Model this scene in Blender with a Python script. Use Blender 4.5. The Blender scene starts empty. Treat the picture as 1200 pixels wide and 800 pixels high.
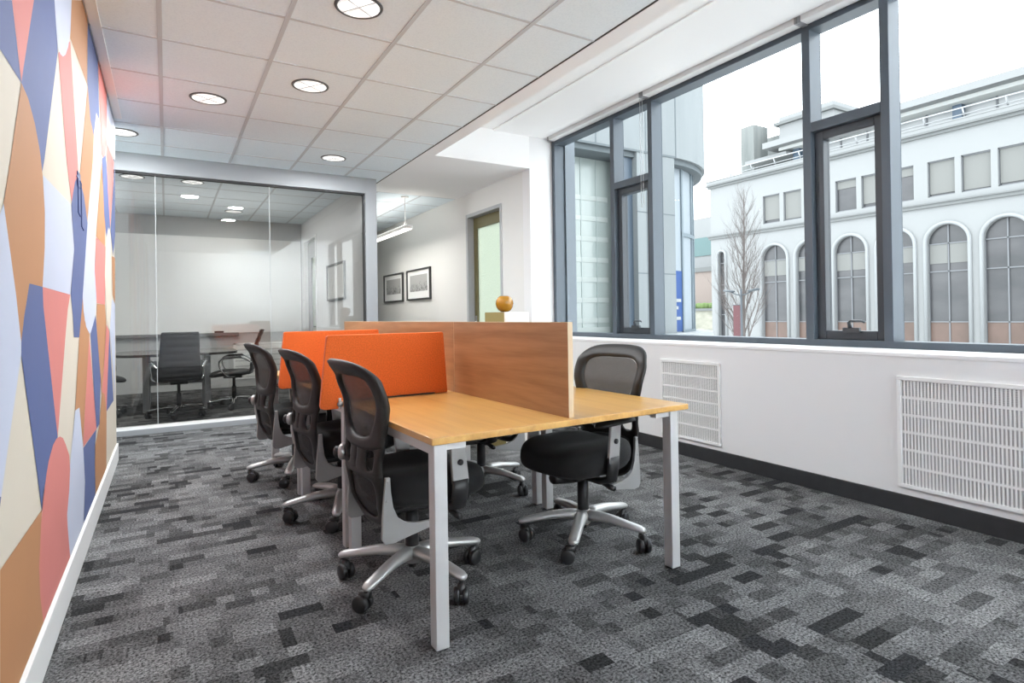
import bpy, bmesh, math, random
from mathutils import Vector, Matrix
from mathutils.geometry import tessellate_polygon

random.seed(7)
S = bpy.context.scene
COL = S.collection
PI = math.pi
R = math.radians

# ------------------------------------------------------------------ materials
def mat(name):
    m = bpy.data.materials.new(name)
    m.use_nodes = True
    nt = m.node_tree
    return m, nt, nt.nodes, nt.links, nt.nodes['Principled BSDF']

def plain(name, col, rough=0.5, metal=0.0, spec=0.5, bump=0.0, bscale=200.0, vary=0.0, vscale=3.0, coat=0.0, sheen=0.0):
    m, nt, N, L, b = mat(name)
    b.inputs['Base Color'].default_value = (*col, 1)
    b.inputs['Roughness'].default_value = rough
    b.inputs['Metallic'].default_value = metal
    b.inputs['Specular IOR Level'].default_value = spec
    if coat: b.inputs['Coat Weight'].default_value = coat
    if sheen: b.inputs['Sheen Weight'].default_value = sheen
    tc = N.new('ShaderNodeTexCoord')
    if vary:
        n = N.new('ShaderNodeTexNoise'); n.inputs['Scale'].default_value = vscale; n.inputs['Detail'].default_value = 4
        L.new(tc.outputs['Object'], n.inputs['Vector'])
        r = N.new('ShaderNodeMapRange'); r.inputs['To Min'].default_value = 1 - vary; r.inputs['To Max'].default_value = 1 + vary
        L.new(n.outputs['Fac'], r.inputs['Value'])
        mx = N.new('ShaderNodeMix'); mx.data_type = 'RGBA'; mx.blend_type = 'MULTIPLY'; mx.inputs['Factor'].default_value = 1
        mx.inputs[6].default_value = (*col, 1); L.new(r.outputs['Result'], mx.inputs[7]); L.new(mx.outputs[2], b.inputs['Base Color'])
    if bump:
        n2 = N.new('ShaderNodeTexNoise'); n2.inputs['Scale'].default_value = bscale; n2.inputs['Detail'].default_value = 3
        L.new(tc.outputs['Object'], n2.inputs['Vector'])
        bp = N.new('ShaderNodeBump'); bp.inputs['Strength'].default_value = bump; bp.inputs['Distance'].default_value = 0.002
        L.new(n2.outputs['Fac'], bp.inputs['Height']); L.new(bp.outputs['Normal'], b.inputs['Normal'])
    return m

def glow(name, col, strength):
    m, nt, N, L, b = mat(name)
    b.inputs['Base Color'].default_value = (0.8, 0.8, 0.8, 1)
    b.inputs['Emission Color'].default_value = (*col, 1)
    b.inputs['Emission Strength'].default_value = strength
    return m

def glass(name, tint=(1, 1, 1), refl=1.0, rough=0.0, ior=1.5):
    """thin architectural pane: clear transmission with a fresnel reflection"""
    m, nt, N, L, b = mat(name)
    out = N['Material Output']
    N.remove(b)
    t = N.new('ShaderNodeBsdfTransparent'); t.inputs['Color'].default_value = (*tint, 1)
    g = N.new('ShaderNodeBsdfGlossy'); g.inputs['Roughness'].default_value = rough
    f = N.new('ShaderNodeFresnel'); f.inputs['IOR'].default_value = ior
    mu = N.new('ShaderNodeMath'); mu.operation = 'MULTIPLY'; mu.inputs[1].default_value = refl
    mx = N.new('ShaderNodeMixShader')
    L.new(f.outputs['Fac'], mu.inputs[0]); L.new(mu.outputs[0], mx.inputs['Fac'])
    L.new(t.outputs[0], mx.inputs[1]); L.new(g.outputs[0], mx.inputs[2]); L.new(mx.outputs[0], out.inputs['Surface'])
    return m

def wood(name, c1, c2, c3, rough=0.35, scale=1.0, axis='Y', coat=0.15):
    m, nt, N, L, b = mat(name)
    tc = N.new('ShaderNodeTexCoord'); mp = N.new('ShaderNodeMapping')
    s = {'Y': (14, 0.9, 14), 'X': (0.9, 14, 14)}[axis]
    mp.inputs['Scale'].default_value = tuple(scale * v for v in s)
    L.new(tc.outputs['Object'], mp.inputs['Vector'])
    n = N.new('ShaderNodeTexNoise'); n.inputs['Scale'].default_value = 1.0; n.inputs['Detail'].default_value = 6; n.inputs['Distortion'].default_value = 0.9
    L.new(mp.outputs[0], n.inputs['Vector'])
    mp2 = N.new('ShaderNodeMapping'); mp2.inputs['Scale'].default_value = tuple(scale * v * 6 for v in s)
    L.new(tc.outputs['Object'], mp2.inputs['Vector'])
    n2 = N.new('ShaderNodeTexNoise'); n2.inputs['Scale'].default_value = 1.0; n2.inputs['Detail'].default_value = 3
    L.new(mp2.outputs[0], n2.inputs['Vector'])
    ad = N.new('ShaderNodeMath'); ad.operation = 'MULTIPLY_ADD'; ad.inputs[1].default_value = 0.35; L.new(n2.outputs['Fac'], ad.inputs[0]); L.new(n.outputs['Fac'], ad.inputs[2])
    cr = N.new('ShaderNodeValToRGB'); e = cr.color_ramp.elements
    e[0].position = 0.45; e[0].color = (*c1, 1); e[1].position = 0.92; e[1].color = (*c3, 1)
    k = cr.color_ramp.elements.new(0.68); k.color = (*c2, 1)
    L.new(ad.outputs[0], cr.inputs['Fac']); L.new(cr.outputs['Color'], b.inputs['Base Color'])
    b.inputs['Roughness'].default_value = rough; b.inputs['Coat Weight'].default_value = coat; b.inputs['Coat Roughness'].default_value = 0.28
    return m

def carpet_mat():
    m, nt, N, L, b = mat('carpet')
    tc = N.new('ShaderNodeTexCoord')
    sp = N.new('ShaderNodeSeparateXYZ'); L.new(tc.outputs['Object'], sp.inputs[0])
    def M(op, a, c=None, d=None):
        x = N.new('ShaderNodeMath'); x.operation = op
        for i, v in enumerate((a, c, d)):
            if v is None: continue
            if isinstance(v, (int, float)): x.inputs[i].default_value = v
            else: L.new(v, x.inputs[i])
        return x.outputs[0]
    def white(x, y, z=0.0):
        c = N.new('ShaderNodeCombineXYZ')
        for i, v in enumerate((x, y, z)):
            if isinstance(v, (int, float)): c.inputs[i].default_value = v
            else: L.new(v, c.inputs[i])
        w = N.new('ShaderNodeTexWhiteNoise'); w.noise_dimensions = '3D'; L.new(c.outputs[0], w.inputs['Vector'])
        return w.outputs['Value']
    def cells(rowh, cw, seed):
        row = M('FLOOR', M('DIVIDE', sp.outputs[1], rowh))
        off = white(row, seed, 3.3)
        wid = M('MULTIPLY_ADD', white(row, seed, 8.1), cw * 0.8, cw * 0.65)
        cell = M('FLOOR', M('ADD', M('DIVIDE', sp.outputs[0], wid), M('MULTIPLY', off, 7.0)))
        return white(cell, row, seed)
    RH = 0.068
    a = cells(RH, 0.15, 1.7)             # strips
    c = cells(RH, 0.075, 5.2)            # small blocks
    e = cells(RH*4, 0.36, 9.4)           # soft large patches
    small = M('GREATER_THAN', white(M('FLOOR', M('DIVIDE', sp.outputs[1], RH)), M('FLOOR', M('DIVIDE', sp.outputs[0], 0.4)), 2.2), 0.5)
    mix = M('ADD', M('MULTIPLY', a, M('SUBTRACT', 1.0, M('MULTIPLY', small, 0.7))), M('MULTIPLY', c, M('MULTIPLY', small, 0.7)))
    v = M('ADD', M('MULTIPLY', mix, 0.70), M('MULTIPLY', e, 0.30))
    cr = N.new('ShaderNodeValToRGB'); el = cr.color_ramp.elements
    el[0].position = 0.10; el[0].color = (0.020, 0.020, 0.022, 1)
    el[1].position = 0.9; el[1].color = (0.160, 0.160, 0.161, 1)
    for p, g in ((0.20, 0.021), (0.26, 0.043), (0.38, 0.073), (0.52, 0.098), (0.70, 0.123)):
        k = cr.color_ramp.elements.new(p); k.color = (g, g, g * 1.01, 1)
    L.new(v, cr.inputs['Fac'])
    n = N.new('ShaderNodeTexNoise'); n.inputs['Scale'].default_value = 105; n.inputs['Detail'].default_value = 2; n.inputs['Roughness'].default_value = 0.7
    L.new(tc.outputs['Object'], n.inputs['Vector'])
    mr = N.new('ShaderNodeMapRange'); mr.inputs['From Min'].default_value = 0.34; mr.inputs['From Max'].default_value = 0.66; mr.inputs['To Min'].default_value = 0.10; mr.inputs['To Max'].default_value = 1.95
    L.new(n.outputs['Fac'], mr.inputs['Value'])
    mx = N.new('ShaderNodeMix'); mx.data_type = 'RGBA'; mx.blend_type = 'MULTIPLY'; mx.inputs['Factor'].default_value = 1
    L.new(cr.outputs['Color'], mx.inputs[6]); L.new(mr.outputs['Result'], mx.inputs[7]); L.new(mx.outputs[2], b.inputs['Base Color'])
    b.inputs['Roughness'].default_value = 0.95; b.inputs['Specular IOR Level'].default_value = 0.15
    bp = N.new('ShaderNodeBump'); bp.inputs['Strength'].default_value = 0.5; bp.inputs['Distance'].default_value = 0.004
    L.new(n.outputs['Fac'], bp.inputs['Height']); L.new(bp.outputs['Normal'], b.inputs['Normal'])
    return m

def tile_mat():
    m, nt, N, L, b = mat('ceiling_tile')
    tc = N.new('ShaderNodeTexCoord')
    n = N.new('ShaderNodeTexNoise'); n.inputs['Scale'].default_value = 90; n.inputs['Detail'].default_value = 4
    L.new(tc.outputs['Object'], n.inputs['Vector'])
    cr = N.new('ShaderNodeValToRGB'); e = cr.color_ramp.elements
    e[0].position = 0.3; e[0].color = (0.75, 0.835, 0.885, 1); e[1].position = 0.55; e[1].color = (0.80, 0.885, 0.93, 1)  # cool tint painted in to cancel warm light bounced onto the tiles
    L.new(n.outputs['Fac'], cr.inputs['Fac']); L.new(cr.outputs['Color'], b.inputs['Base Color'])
    b.inputs['Roughness'].default_value = 0.95; b.inputs['Specular IOR Level'].default_value = 0.1
    bp = N.new('ShaderNodeBump'); bp.inputs['Strength'].default_value = 0.15; bp.inputs['Distance'].default_value = 0.002
    L.new(n.outputs['Fac'], bp.inputs['Height']); L.new(bp.outputs['Normal'], b.inputs['Normal'])
    return m

def mesh_fabric(name, col, alpha, scale=420):
    m, nt, N, L, b = mat(name)
    out = N['Material Output']
    b.inputs['Base Color'].default_value = (*col, 1); b.inputs['Roughness'].default_value = 0.7
    tc = N.new('ShaderNodeTexCoord')
    ch = N.new('ShaderNodeTexVoronoi'); ch.inputs['Scale'].default_value = scale
    L.new(tc.outputs['Object'], ch.inputs['Vector'])
    mr = N.new('ShaderNodeMapRange'); mr.inputs['From Min'].default_value = 0.2; mr.inputs['From Max'].default_value = 0.8
    mr.inputs['To Min'].default_value = alpha - 0.2; mr.inputs['To Max'].default_value = alpha + 0.15
    L.new(ch.outputs['Distance'], mr.inputs['Value'])
    t = N.new('ShaderNodeBsdfTransparent'); mx = N.new('ShaderNodeMixShader')
    L.new(mr.outputs['Result'], mx.inputs['Fac']); L.new(t.outputs[0], mx.inputs[1]); L.new(b.outputs[0], mx.inputs[2]); L.new(mx.outputs[0], out.inputs['Surface'])
    return m

def frosted(name):
    m, nt, N, L, b = mat(name)
    out = N['Material Output']
    tc = N.new('ShaderNodeTexCoord')
    n = N.new('ShaderNodeTexVoronoi'); n.inputs['Scale'].default_value = 45; L.new(tc.outputs['Object'], n.inputs['Vector'])
    t = N.new('ShaderNodeBsdfTranslucent'); t.inputs['Color'].default_value = (0.80, 0.84, 0.74, 1)
    g = N.new('ShaderNodeBsdfRefraction'); g.inputs['Roughness'].default_value = 0.5; g.inputs['IOR'].default_value = 1.05; g.inputs['Color'].default_value = (0.88, 0.92, 0.84, 1)
    mx = N.new('ShaderNodeMixShader'); mx.inputs['Fac'].default_value = 0.55
    bp = N.new('ShaderNodeBump'); bp.inputs['Strength'].default_value = 0.6; bp.inputs['Distance'].default_value = 0.01
    L.new(n.outputs['Distance'], bp.inputs['Height']); L.new(bp.outputs['Normal'], g.inputs['Normal']); L.new(bp.outputs['Normal'], t.inputs['Normal'])
    L.new(t.outputs[0], mx.inputs[1]); L.new(g.outputs[0], mx.inputs[2]); L.new(mx.outputs[0], out.inputs['Surface'])
    return m

def felt(name, col):
    m, nt, N, L, b = mat(name)
    tc = N.new('ShaderNodeTexCoord')
    n = N.new('ShaderNodeTexNoise'); n.inputs['Scale'].default_value = 160; n.inputs['Detail'].default_value = 4; n.inputs['Roughness'].default_value = 0.7
    L.new(tc.outputs['Object'], n.inputs['Vector'])
    mr = N.new('ShaderNodeMapRange'); mr.inputs['From Min'].default_value = 0.3; mr.inputs['From Max'].default_value = 0.7; mr.inputs['To Min'].default_value = 0.75; mr.inputs['To Max'].default_value = 1.22
    L.new(n.outputs['Fac'], mr.inputs['Value'])
    mx = N.new('ShaderNodeMix'); mx.data_type = 'RGBA'; mx.blend_type = 'MULTIPLY'; mx.inputs['Factor'].default_value = 1
    mx.inputs[6].default_value = (*col, 1); L.new(mr.outputs['Result'], mx.inputs[7]); L.new(mx.outputs[2], b.inputs['Base Color'])
    b.inputs['Roughness'].default_value = 0.95; b.inputs['Sheen Weight'].default_value = 0.2; b.inputs['Specular IOR Level'].default_value = 0.1
    return m

def grille_back_mat():
    m, nt, N, L, b = mat('perforated_metal')
    tc = N.new('ShaderNodeTexCoord'); sp = N.new('ShaderNodeSeparateXYZ'); L.new(tc.outputs['Object'], sp.inputs[0])
    mu = N.new('ShaderNodeMath'); mu.operation = 'MULTIPLY'; mu.inputs[1].default_value = 1 / 0.0085; L.new(sp.outputs[2], mu.inputs[0])
    fr = N.new('ShaderNodeMath'); fr.operation = 'FRACT'; L.new(mu.outputs[0], fr.inputs[0])
    gt = N.new('ShaderNodeMath'); gt.operation = 'GREATER_THAN'; gt.inputs[1].default_value = 0.45; L.new(fr.outputs[0], gt.inputs[0])
    mx = N.new('ShaderNodeMix'); mx.data_type = 'RGBA'; mx.inputs[6].default_value = (0.72, 0.72, 0.71, 1); mx.inputs[7].default_value = (0.20, 0.20, 0.20, 1)
    L.new(gt.outputs[0], mx.inputs['Factor']); L.new(mx.outputs[2], b.inputs['Base Color'])
    b.inputs['Roughness'].default_value = 0.6
    return m

def sketch_mat(name, seed):
    """pale grey engraving: sky tone above a rough dark skyline"""
    m, nt, N, L, b = mat(name)
    tc = N.new('ShaderNodeTexCoord'); mp = N.new('ShaderNodeMapping'); mp.inputs['Location'].default_value = (0, seed, seed)
    L.new(tc.outputs['Object'], mp.inputs['Vector'])
    sp = N.new('ShaderNodeSeparateXYZ'); L.new(tc.outputs['Object'], sp.inputs[0])
    n = N.new('ShaderNodeTexNoise'); n.inputs['Scale'].default_value = 26; n.inputs['Detail'].default_value = 6; n.inputs['Roughness'].default_value = 0.75
    L.new(mp.outputs[0], n.inputs['Vector'])
    n2 = N.new('ShaderNodeTexNoise'); n2.noise_dimensions = '1D'; n2.inputs['Scale'].default_value = 14; n2.inputs['Detail'].default_value = 5
    ay = N.new('ShaderNodeMath'); ay.operation = 'ADD'; ay.inputs[1].default_value = seed; L.new(sp.outputs[1], ay.inputs[0]); L.new(ay.outputs[0], n2.inputs['W'])
    h = N.new('ShaderNodeMath'); h.operation = 'MULTIPLY_ADD'; h.inputs[1].default_value = 0.28; h.inputs[2].default_value = -0.14; L.new(n2.outputs['Fac'], h.inputs[0])
    lt = N.new('ShaderNodeMath'); lt.operation = 'LESS_THAN'; L.new(sp.outputs[2], lt.inputs[0]); L.new(h.outputs[0], lt.inputs[1])
    cr = N.new('ShaderNodeValToRGB'); e = cr.color_ramp.elements
    e[0].position = 0.38; e[0].color = (0.10, 0.10, 0.10, 1); e[1].position = 0.62; e[1].color = (0.52, 0.52, 0.51, 1); L.new(n.outputs['Fac'], cr.inputs['Fac'])
    mx = N.new('ShaderNodeMix'); mx.data_type = 'RGBA'; mx.inputs[6].default_value = (0.42, 0.42, 0.41, 1); L.new(cr.outputs['Color'], mx.inputs[7]); L.new(lt.outputs[0], mx.inputs['Factor'])
    L.new(mx.outputs[2], b.inputs['Base Color']); b.inputs['Roughness'].default_value = 0.6
    return m

def streaked(name, c1, c2, sc=(1, 1, 0.15), scale=3.0, rough=0.8):
    m, nt, N, L, b = mat(name)
    tc = N.new('ShaderNodeTexCoord'); mp = N.new('ShaderNodeMapping'); mp.inputs['Scale'].default_value = sc
    L.new(tc.outputs['Object'], mp.inputs['Vector'])
    n = N.new('ShaderNodeTexNoise'); n.inputs['Scale'].default_value = scale; n.inputs['Detail'].default_value = 6
    L.new(mp.outputs[0], n.inputs['Vector'])
    cr = N.new('ShaderNodeValToRGB'); e = cr.color_ramp.elements
    e[0].position = 0.35; e[0].color = (*c1, 1); e[1].position = 0.65; e[1].color = (*c2, 1)
    L.new(n.outputs['Fac'], cr.inputs['Fac']); L.new(cr.outputs['Color'], b.inputs['Base Color']); b.inputs['Roughness'].default_value = rough
    return m

def brick_mat(name):
    m, nt, N, L, b = mat(name)
    tc = N.new('ShaderNodeTexCoord'); mp = N.new('ShaderNodeMapping'); mp.inputs['Rotation'].default_value = (R(90), 0, R(90))
    L.new(tc.outputs['Object'], mp.inputs['Vector'])
    t = N.new('ShaderNodeTexBrick'); t.inputs['Color1'].default_value = (0.17, 0.095, 0.075, 1); t.inputs['Color2'].default_value = (0.21, 0.125, 0.10, 1); t.inputs['Mortar'].default_value = (0.24, 0.2, 0.18, 1)
    t.inputs['Scale'].default_value = 2.5
    L.new(mp.outputs[0], t.inputs['Vector']); L.new(t.outputs['Color'], b.inputs['Base Color']); b.inputs['Roughness'].default_value = 0.9
    return m

M = {}
M['wall'] = plain('wall_paint', (0.77, 0.77, 0.77), 0.9, spec=0.2, bump=0.05, bscale=300)
M['warm_wall'] = plain('corridor_paint', (0.72, 0.715, 0.69), 0.9, spec=0.2, bump=0.05, bscale=300)
M['grey_wall'] = plain('grey_wall_paint', (0.50, 0.50, 0.49), 0.9, spec=0.2)
M['ceil_paint'] = plain('ceiling_paint', (0.87, 0.87, 0.87), 0.95, spec=0.1)
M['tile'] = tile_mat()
M['tbar'] = plain('ceiling_grid_metal', (0.56, 0.59, 0.615), 0.6)
M['gap'] = plain('shadow_gap', (0.05, 0.05, 0.05), 0.9)
M['carpet'] = carpet_mat()
M['white_trim'] = plain('white_trim_paint', (0.80, 0.80, 0.79), 0.5)
M['sill'] = plain('sill_paint', (0.85, 0.85, 0.85), 0.45)
M['char_base'] = plain('charcoal_skirting', (0.024, 0.025, 0.027), 0.5, vary=0.25, vscale=20)
M['portal'] = plain('partition_grey_paint', (0.275, 0.288, 0.30), 0.55)
M['joint'] = plain('glass_edge', (0.42, 0.44, 0.44), 0.3)
M['channel'] = plain('aluminium_channel', (0.82, 0.82, 0.80), 0.35)
M['glass'] = glass('window_glass', (0.97, 0.985, 0.985), 0.002)
M['room_glass'] = glass('partition_glass', (0.87, 0.875, 0.87), 1.15, ior=1.5)
M['alu'] = plain('window_frame_metal', (0.070, 0.088, 0.108), 0.42, 0.1)
M['alu_dark'] = plain('sash_frame_metal', (0.042, 0.050, 0.060), 0.4, 0.1)
M['alu_light'] = plain('outer_reveal_metal', (0.13, 0.155, 0.18), 0.45)
M['handle'] = plain('handle_metal', (0.09, 0.10, 0.11), 0.35, 0.7)
M['blind'] = plain('blind_fascia', (0.66, 0.66, 0.66), 0.55)
M['bracket'] = plain('blind_bracket', (0.25, 0.25, 0.26), 0.5, 0.3)
M['chain'] = plain('bead_chain_metal', (0.62, 0.63, 0.64), 0.3, 0.6)
M['grille'] = plain('grille_paint', (0.80, 0.80, 0.79), 0.5)
M['perf'] = grille_back_mat()
M['oak'] = wood('oak_laminate', (0.48, 0.245, 0.058), (0.57, 0.315, 0.083), (0.65, 0.385, 0.118), 0.30, coat=0.35)
M['cherry'] = wood('cherry_laminate', (0.27, 0.135, 0.058), (0.36, 0.19, 0.088), (0.44, 0.245, 0.122), 0.4, scale=1.1)
M['band'] = plain('edge_band', (0.62, 0.47, 0.30), 0.5)
M['leg'] = plain('silver_leg_paint', (0.62, 0.62, 0.62), 0.38, 0.35)
M['felt'] = felt('orange_felt', (0.68, 0.132, 0.028))
M['blk_plastic'] = plain('black_plastic', (0.018, 0.018, 0.019), 0.45)
M['frame_plastic'] = plain('charcoal_frame_plastic', (0.020, 0.019, 0.018), 0.5, spec=0.35)
M['blk_fabric'] = plain('black_seat_fabric', (0.009, 0.009, 0.0095), 0.85, spec=0.3, bump=0.3, bscale=900, sheen=0.06)
M['silver'] = plain('silver_cast_metal', (0.50, 0.50, 0.495), 0.34, 0.5)
M['shaded_silver'] = plain('shaded_bracket_silver', (0.36, 0.36, 0.355), 0.4, 0.35)  # darker copy of the silver, shade painted into the back brackets
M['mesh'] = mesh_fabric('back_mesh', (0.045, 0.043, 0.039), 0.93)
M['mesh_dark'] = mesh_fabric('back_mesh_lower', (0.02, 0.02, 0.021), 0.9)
M['chrome'] = plain('chrome', (0.75, 0.75, 0.75), 0.12, 1.0)
M['leather'] = plain('black_leather', (0.020, 0.020, 0.021), 0.42, bump=0.2, bscale=150)
M['dark_top'] = plain('dark_table_laminate', (0.075, 0.07, 0.065), 0.25)
M['panel_grey'] = plain('table_base_grey', (0.32, 0.32, 0.32), 0.5)
M['board'] = plain('whiteboard_enamel', (0.80, 0.795, 0.775), 0.22)
M['ledge'] = plain('ledge_metal', (0.18, 0.18, 0.18), 0.4)
def lens_mat():
    m = glow('downlight_lens', (1.0, 0.99, 0.96), 0.6); nt = m.node_tree; N, L = nt.nodes, nt.links; b = N['Principled BSDF']
    tc = N.new('ShaderNodeTexCoord'); g = N.new('ShaderNodeTexNoise'); g.inputs['Scale'].default_value = 14; g.inputs['Detail'].default_value = 1
    L.new(tc.outputs['Object'], g.inputs['Vector'])
    r = N.new('ShaderNodeMapRange'); r.inputs['From Min'].default_value = 0.35; r.inputs['From Max'].default_value = 0.65; r.inputs['To Min'].default_value = 0.30; r.inputs['To Max'].default_value = 0.62
    L.new(g.outputs['Fac'], r.inputs['Value']); L.new(r.outputs['Result'], b.inputs['Emission Strength'])
    return m
M['lens'] = lens_mat()
M['lens_rib'] = plain('lens_rib', (0.55, 0.55, 0.55), 0.4)
M['ring'] = plain('downlight_trim', (0.10, 0.10, 0.10), 0.35, 0.4)
M['tube'] = glow('pendant_diffuser', (1.0, 0.97, 0.92), 1.8)
M['pend'] = plain('pendant_body', (0.80, 0.79, 0.77), 0.4)
M['door_olive'] = plain('olive_door_paint', (0.135, 0.115, 0.045), 0.35)
M['door_frame'] = plain('door_frame_grey', (0.42, 0.43, 0.44), 0.5)
M['frosted'] = frosted('textured_glass')
M['pic_frame'] = plain('charcoal_picture_frame', (0.045, 0.045, 0.045), 0.4)
M['mat_board'] = plain('picture_mat', (0.82, 0.82, 0.81), 0.8)
M['print_a'] = sketch_mat('grey_print_skyline', 3.1)
M['print_b'] = sketch_mat('grey_print_hazy', 8.4)
M['amber'] = plain('amber_glass', (0.37, 0.165, 0.008), 0.12, coat=0.6, vary=0.45, vscale=12)
M['olive'] = plain('olive_cabinet_side', (0.25, 0.205, 0.075), 0.5)
M['cream'] = plain('cream_cabinet_front', (0.80, 0.76, 0.70), 0.4, vary=0.06, vscale=30)
M['hook'] = plain('blue_hook_paint', (0.05, 0.075, 0.20), 0.5)
MUR = {'B': plain('mural_blue', (0.085, 0.115, 0.260), 0.75, vary=0.06, vscale=6), 'P': plain('mural_pink', (0.58, 0.190, 0.170), 0.75, vary=0.03, vscale=6),
       'T': plain('mural_tan', (0.43, 0.205, 0.092), 0.75, vary=0.03, vscale=6), 'L': plain('mural_lavender', (0.495, 0.53, 0.645), 0.75, vary=0.02, vscale=6),
       'C': plain('mural_cream', (0.605, 0.545, 0.455), 0.75, vary=0.02, vscale=6)}
# exterior
M['stucco'] = plain('white_stucco', (0.218, 0.225, 0.227), 0.9, vary=0.04, vscale=0.5)
M['mould'] = plain('cornice_stone', (0.135, 0.142, 0.142), 0.85)
M['surround'] = plain('arch_surround_white', (0.245, 0.256, 0.263), 0.8)
M['pane'] = streaked('dim_window_pane', (0.035, 0.037, 0.040), (0.062, 0.062, 0.066), (1, 0.4, 1.0), 0.7, 0.25)
M['pane_brick'] = streaked('pane_over_brick', (0.085, 0.055, 0.043), (0.11, 0.070, 0.056), (1, 1, 1), 0.8, 0.4)
M['blindx'] = plain('window_blind_cream', (0.15, 0.153, 0.147), 0.8)
M['barx'] = plain('window_bar', (0.13, 0.137, 0.147), 0.6)
M['roof_glass'] = plain('roof_storey_glass', (0.28, 0.29, 0.295), 0.2)
M['bluepost'] = plain('blue_steel_post', (0.06, 0.09, 0.13), 0.5)
M['rail'] = plain('white_rail', (0.30, 0.31, 0.32), 0.5)
M['old_conc'] = streaked('weathered_concrete', (0.11, 0.12, 0.117), (0.165, 0.175, 0.17), (2, 2, 0.25), 0.7)
M['conc'] = streaked('pale_concrete', (0.145, 0.161, 0.167), (0.17, 0.186, 0.192), (1.5, 1.5, 0.3), 1.5)
M['roof_soffit'] = plain('roof_soffit', (0.50, 0.51, 0.50), 0.85)
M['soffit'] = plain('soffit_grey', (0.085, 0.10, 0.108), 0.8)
M['green_glass'] = streaked('green_curtain_glass', (0.215, 0.248, 0.240), (0.25, 0.278, 0.266), (3, 1, 0.5), 1.2, 0.15)
M['reflected_pale'] = plain('reflected_pale', (0.265, 0.292, 0.280), 0.5)
M['reflected_line'] = plain('reflected_line', (0.205, 0.238, 0.232), 0.4)
M['blue_glass'] = plain('dark_blue_glass', (0.055, 0.075, 0.10), 0.4)
M['sky_glass'] = plain('sky_reflection_glass', (0.215, 0.245, 0.27), 0.5)
M['cobalt'] = plain('reflected_banner_blue', (0.025, 0.06, 0.18), 0.35)
M['steel_blue'] = plain('blue_grey_mullion', (0.135, 0.165, 0.185), 0.4)
M['brick'] = brick_mat('red_brick')
M['teal'] = plain('teal_glass', (0.065, 0.125, 0.125), 0.2)
M['stone'] = streaked('garden_wall_stone', (0.22, 0.22, 0.18), (0.32, 0.31, 0.26), (1, 1, 2), 0.8)
M['hedge'] = plain('hedge_green', (0.10, 0.15, 0.05), 0.9, vary=0.4, vscale=3)
M['bark'] = plain('bare_bark', (0.10, 0.085, 0.08), 0.9)
M['lamp_iron'] = plain('lamp_post_iron', (0.05, 0.06, 0.07), 0.5)
M['banner'] = plain('maroon_banner', (0.10, 0.040, 0.045), 0.8)
M['street'] = plain('bounce_paving', (0.62, 0.62, 0.61), 0.9)  # unseen ground, made pale to bounce daylight up to the ceiling

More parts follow.
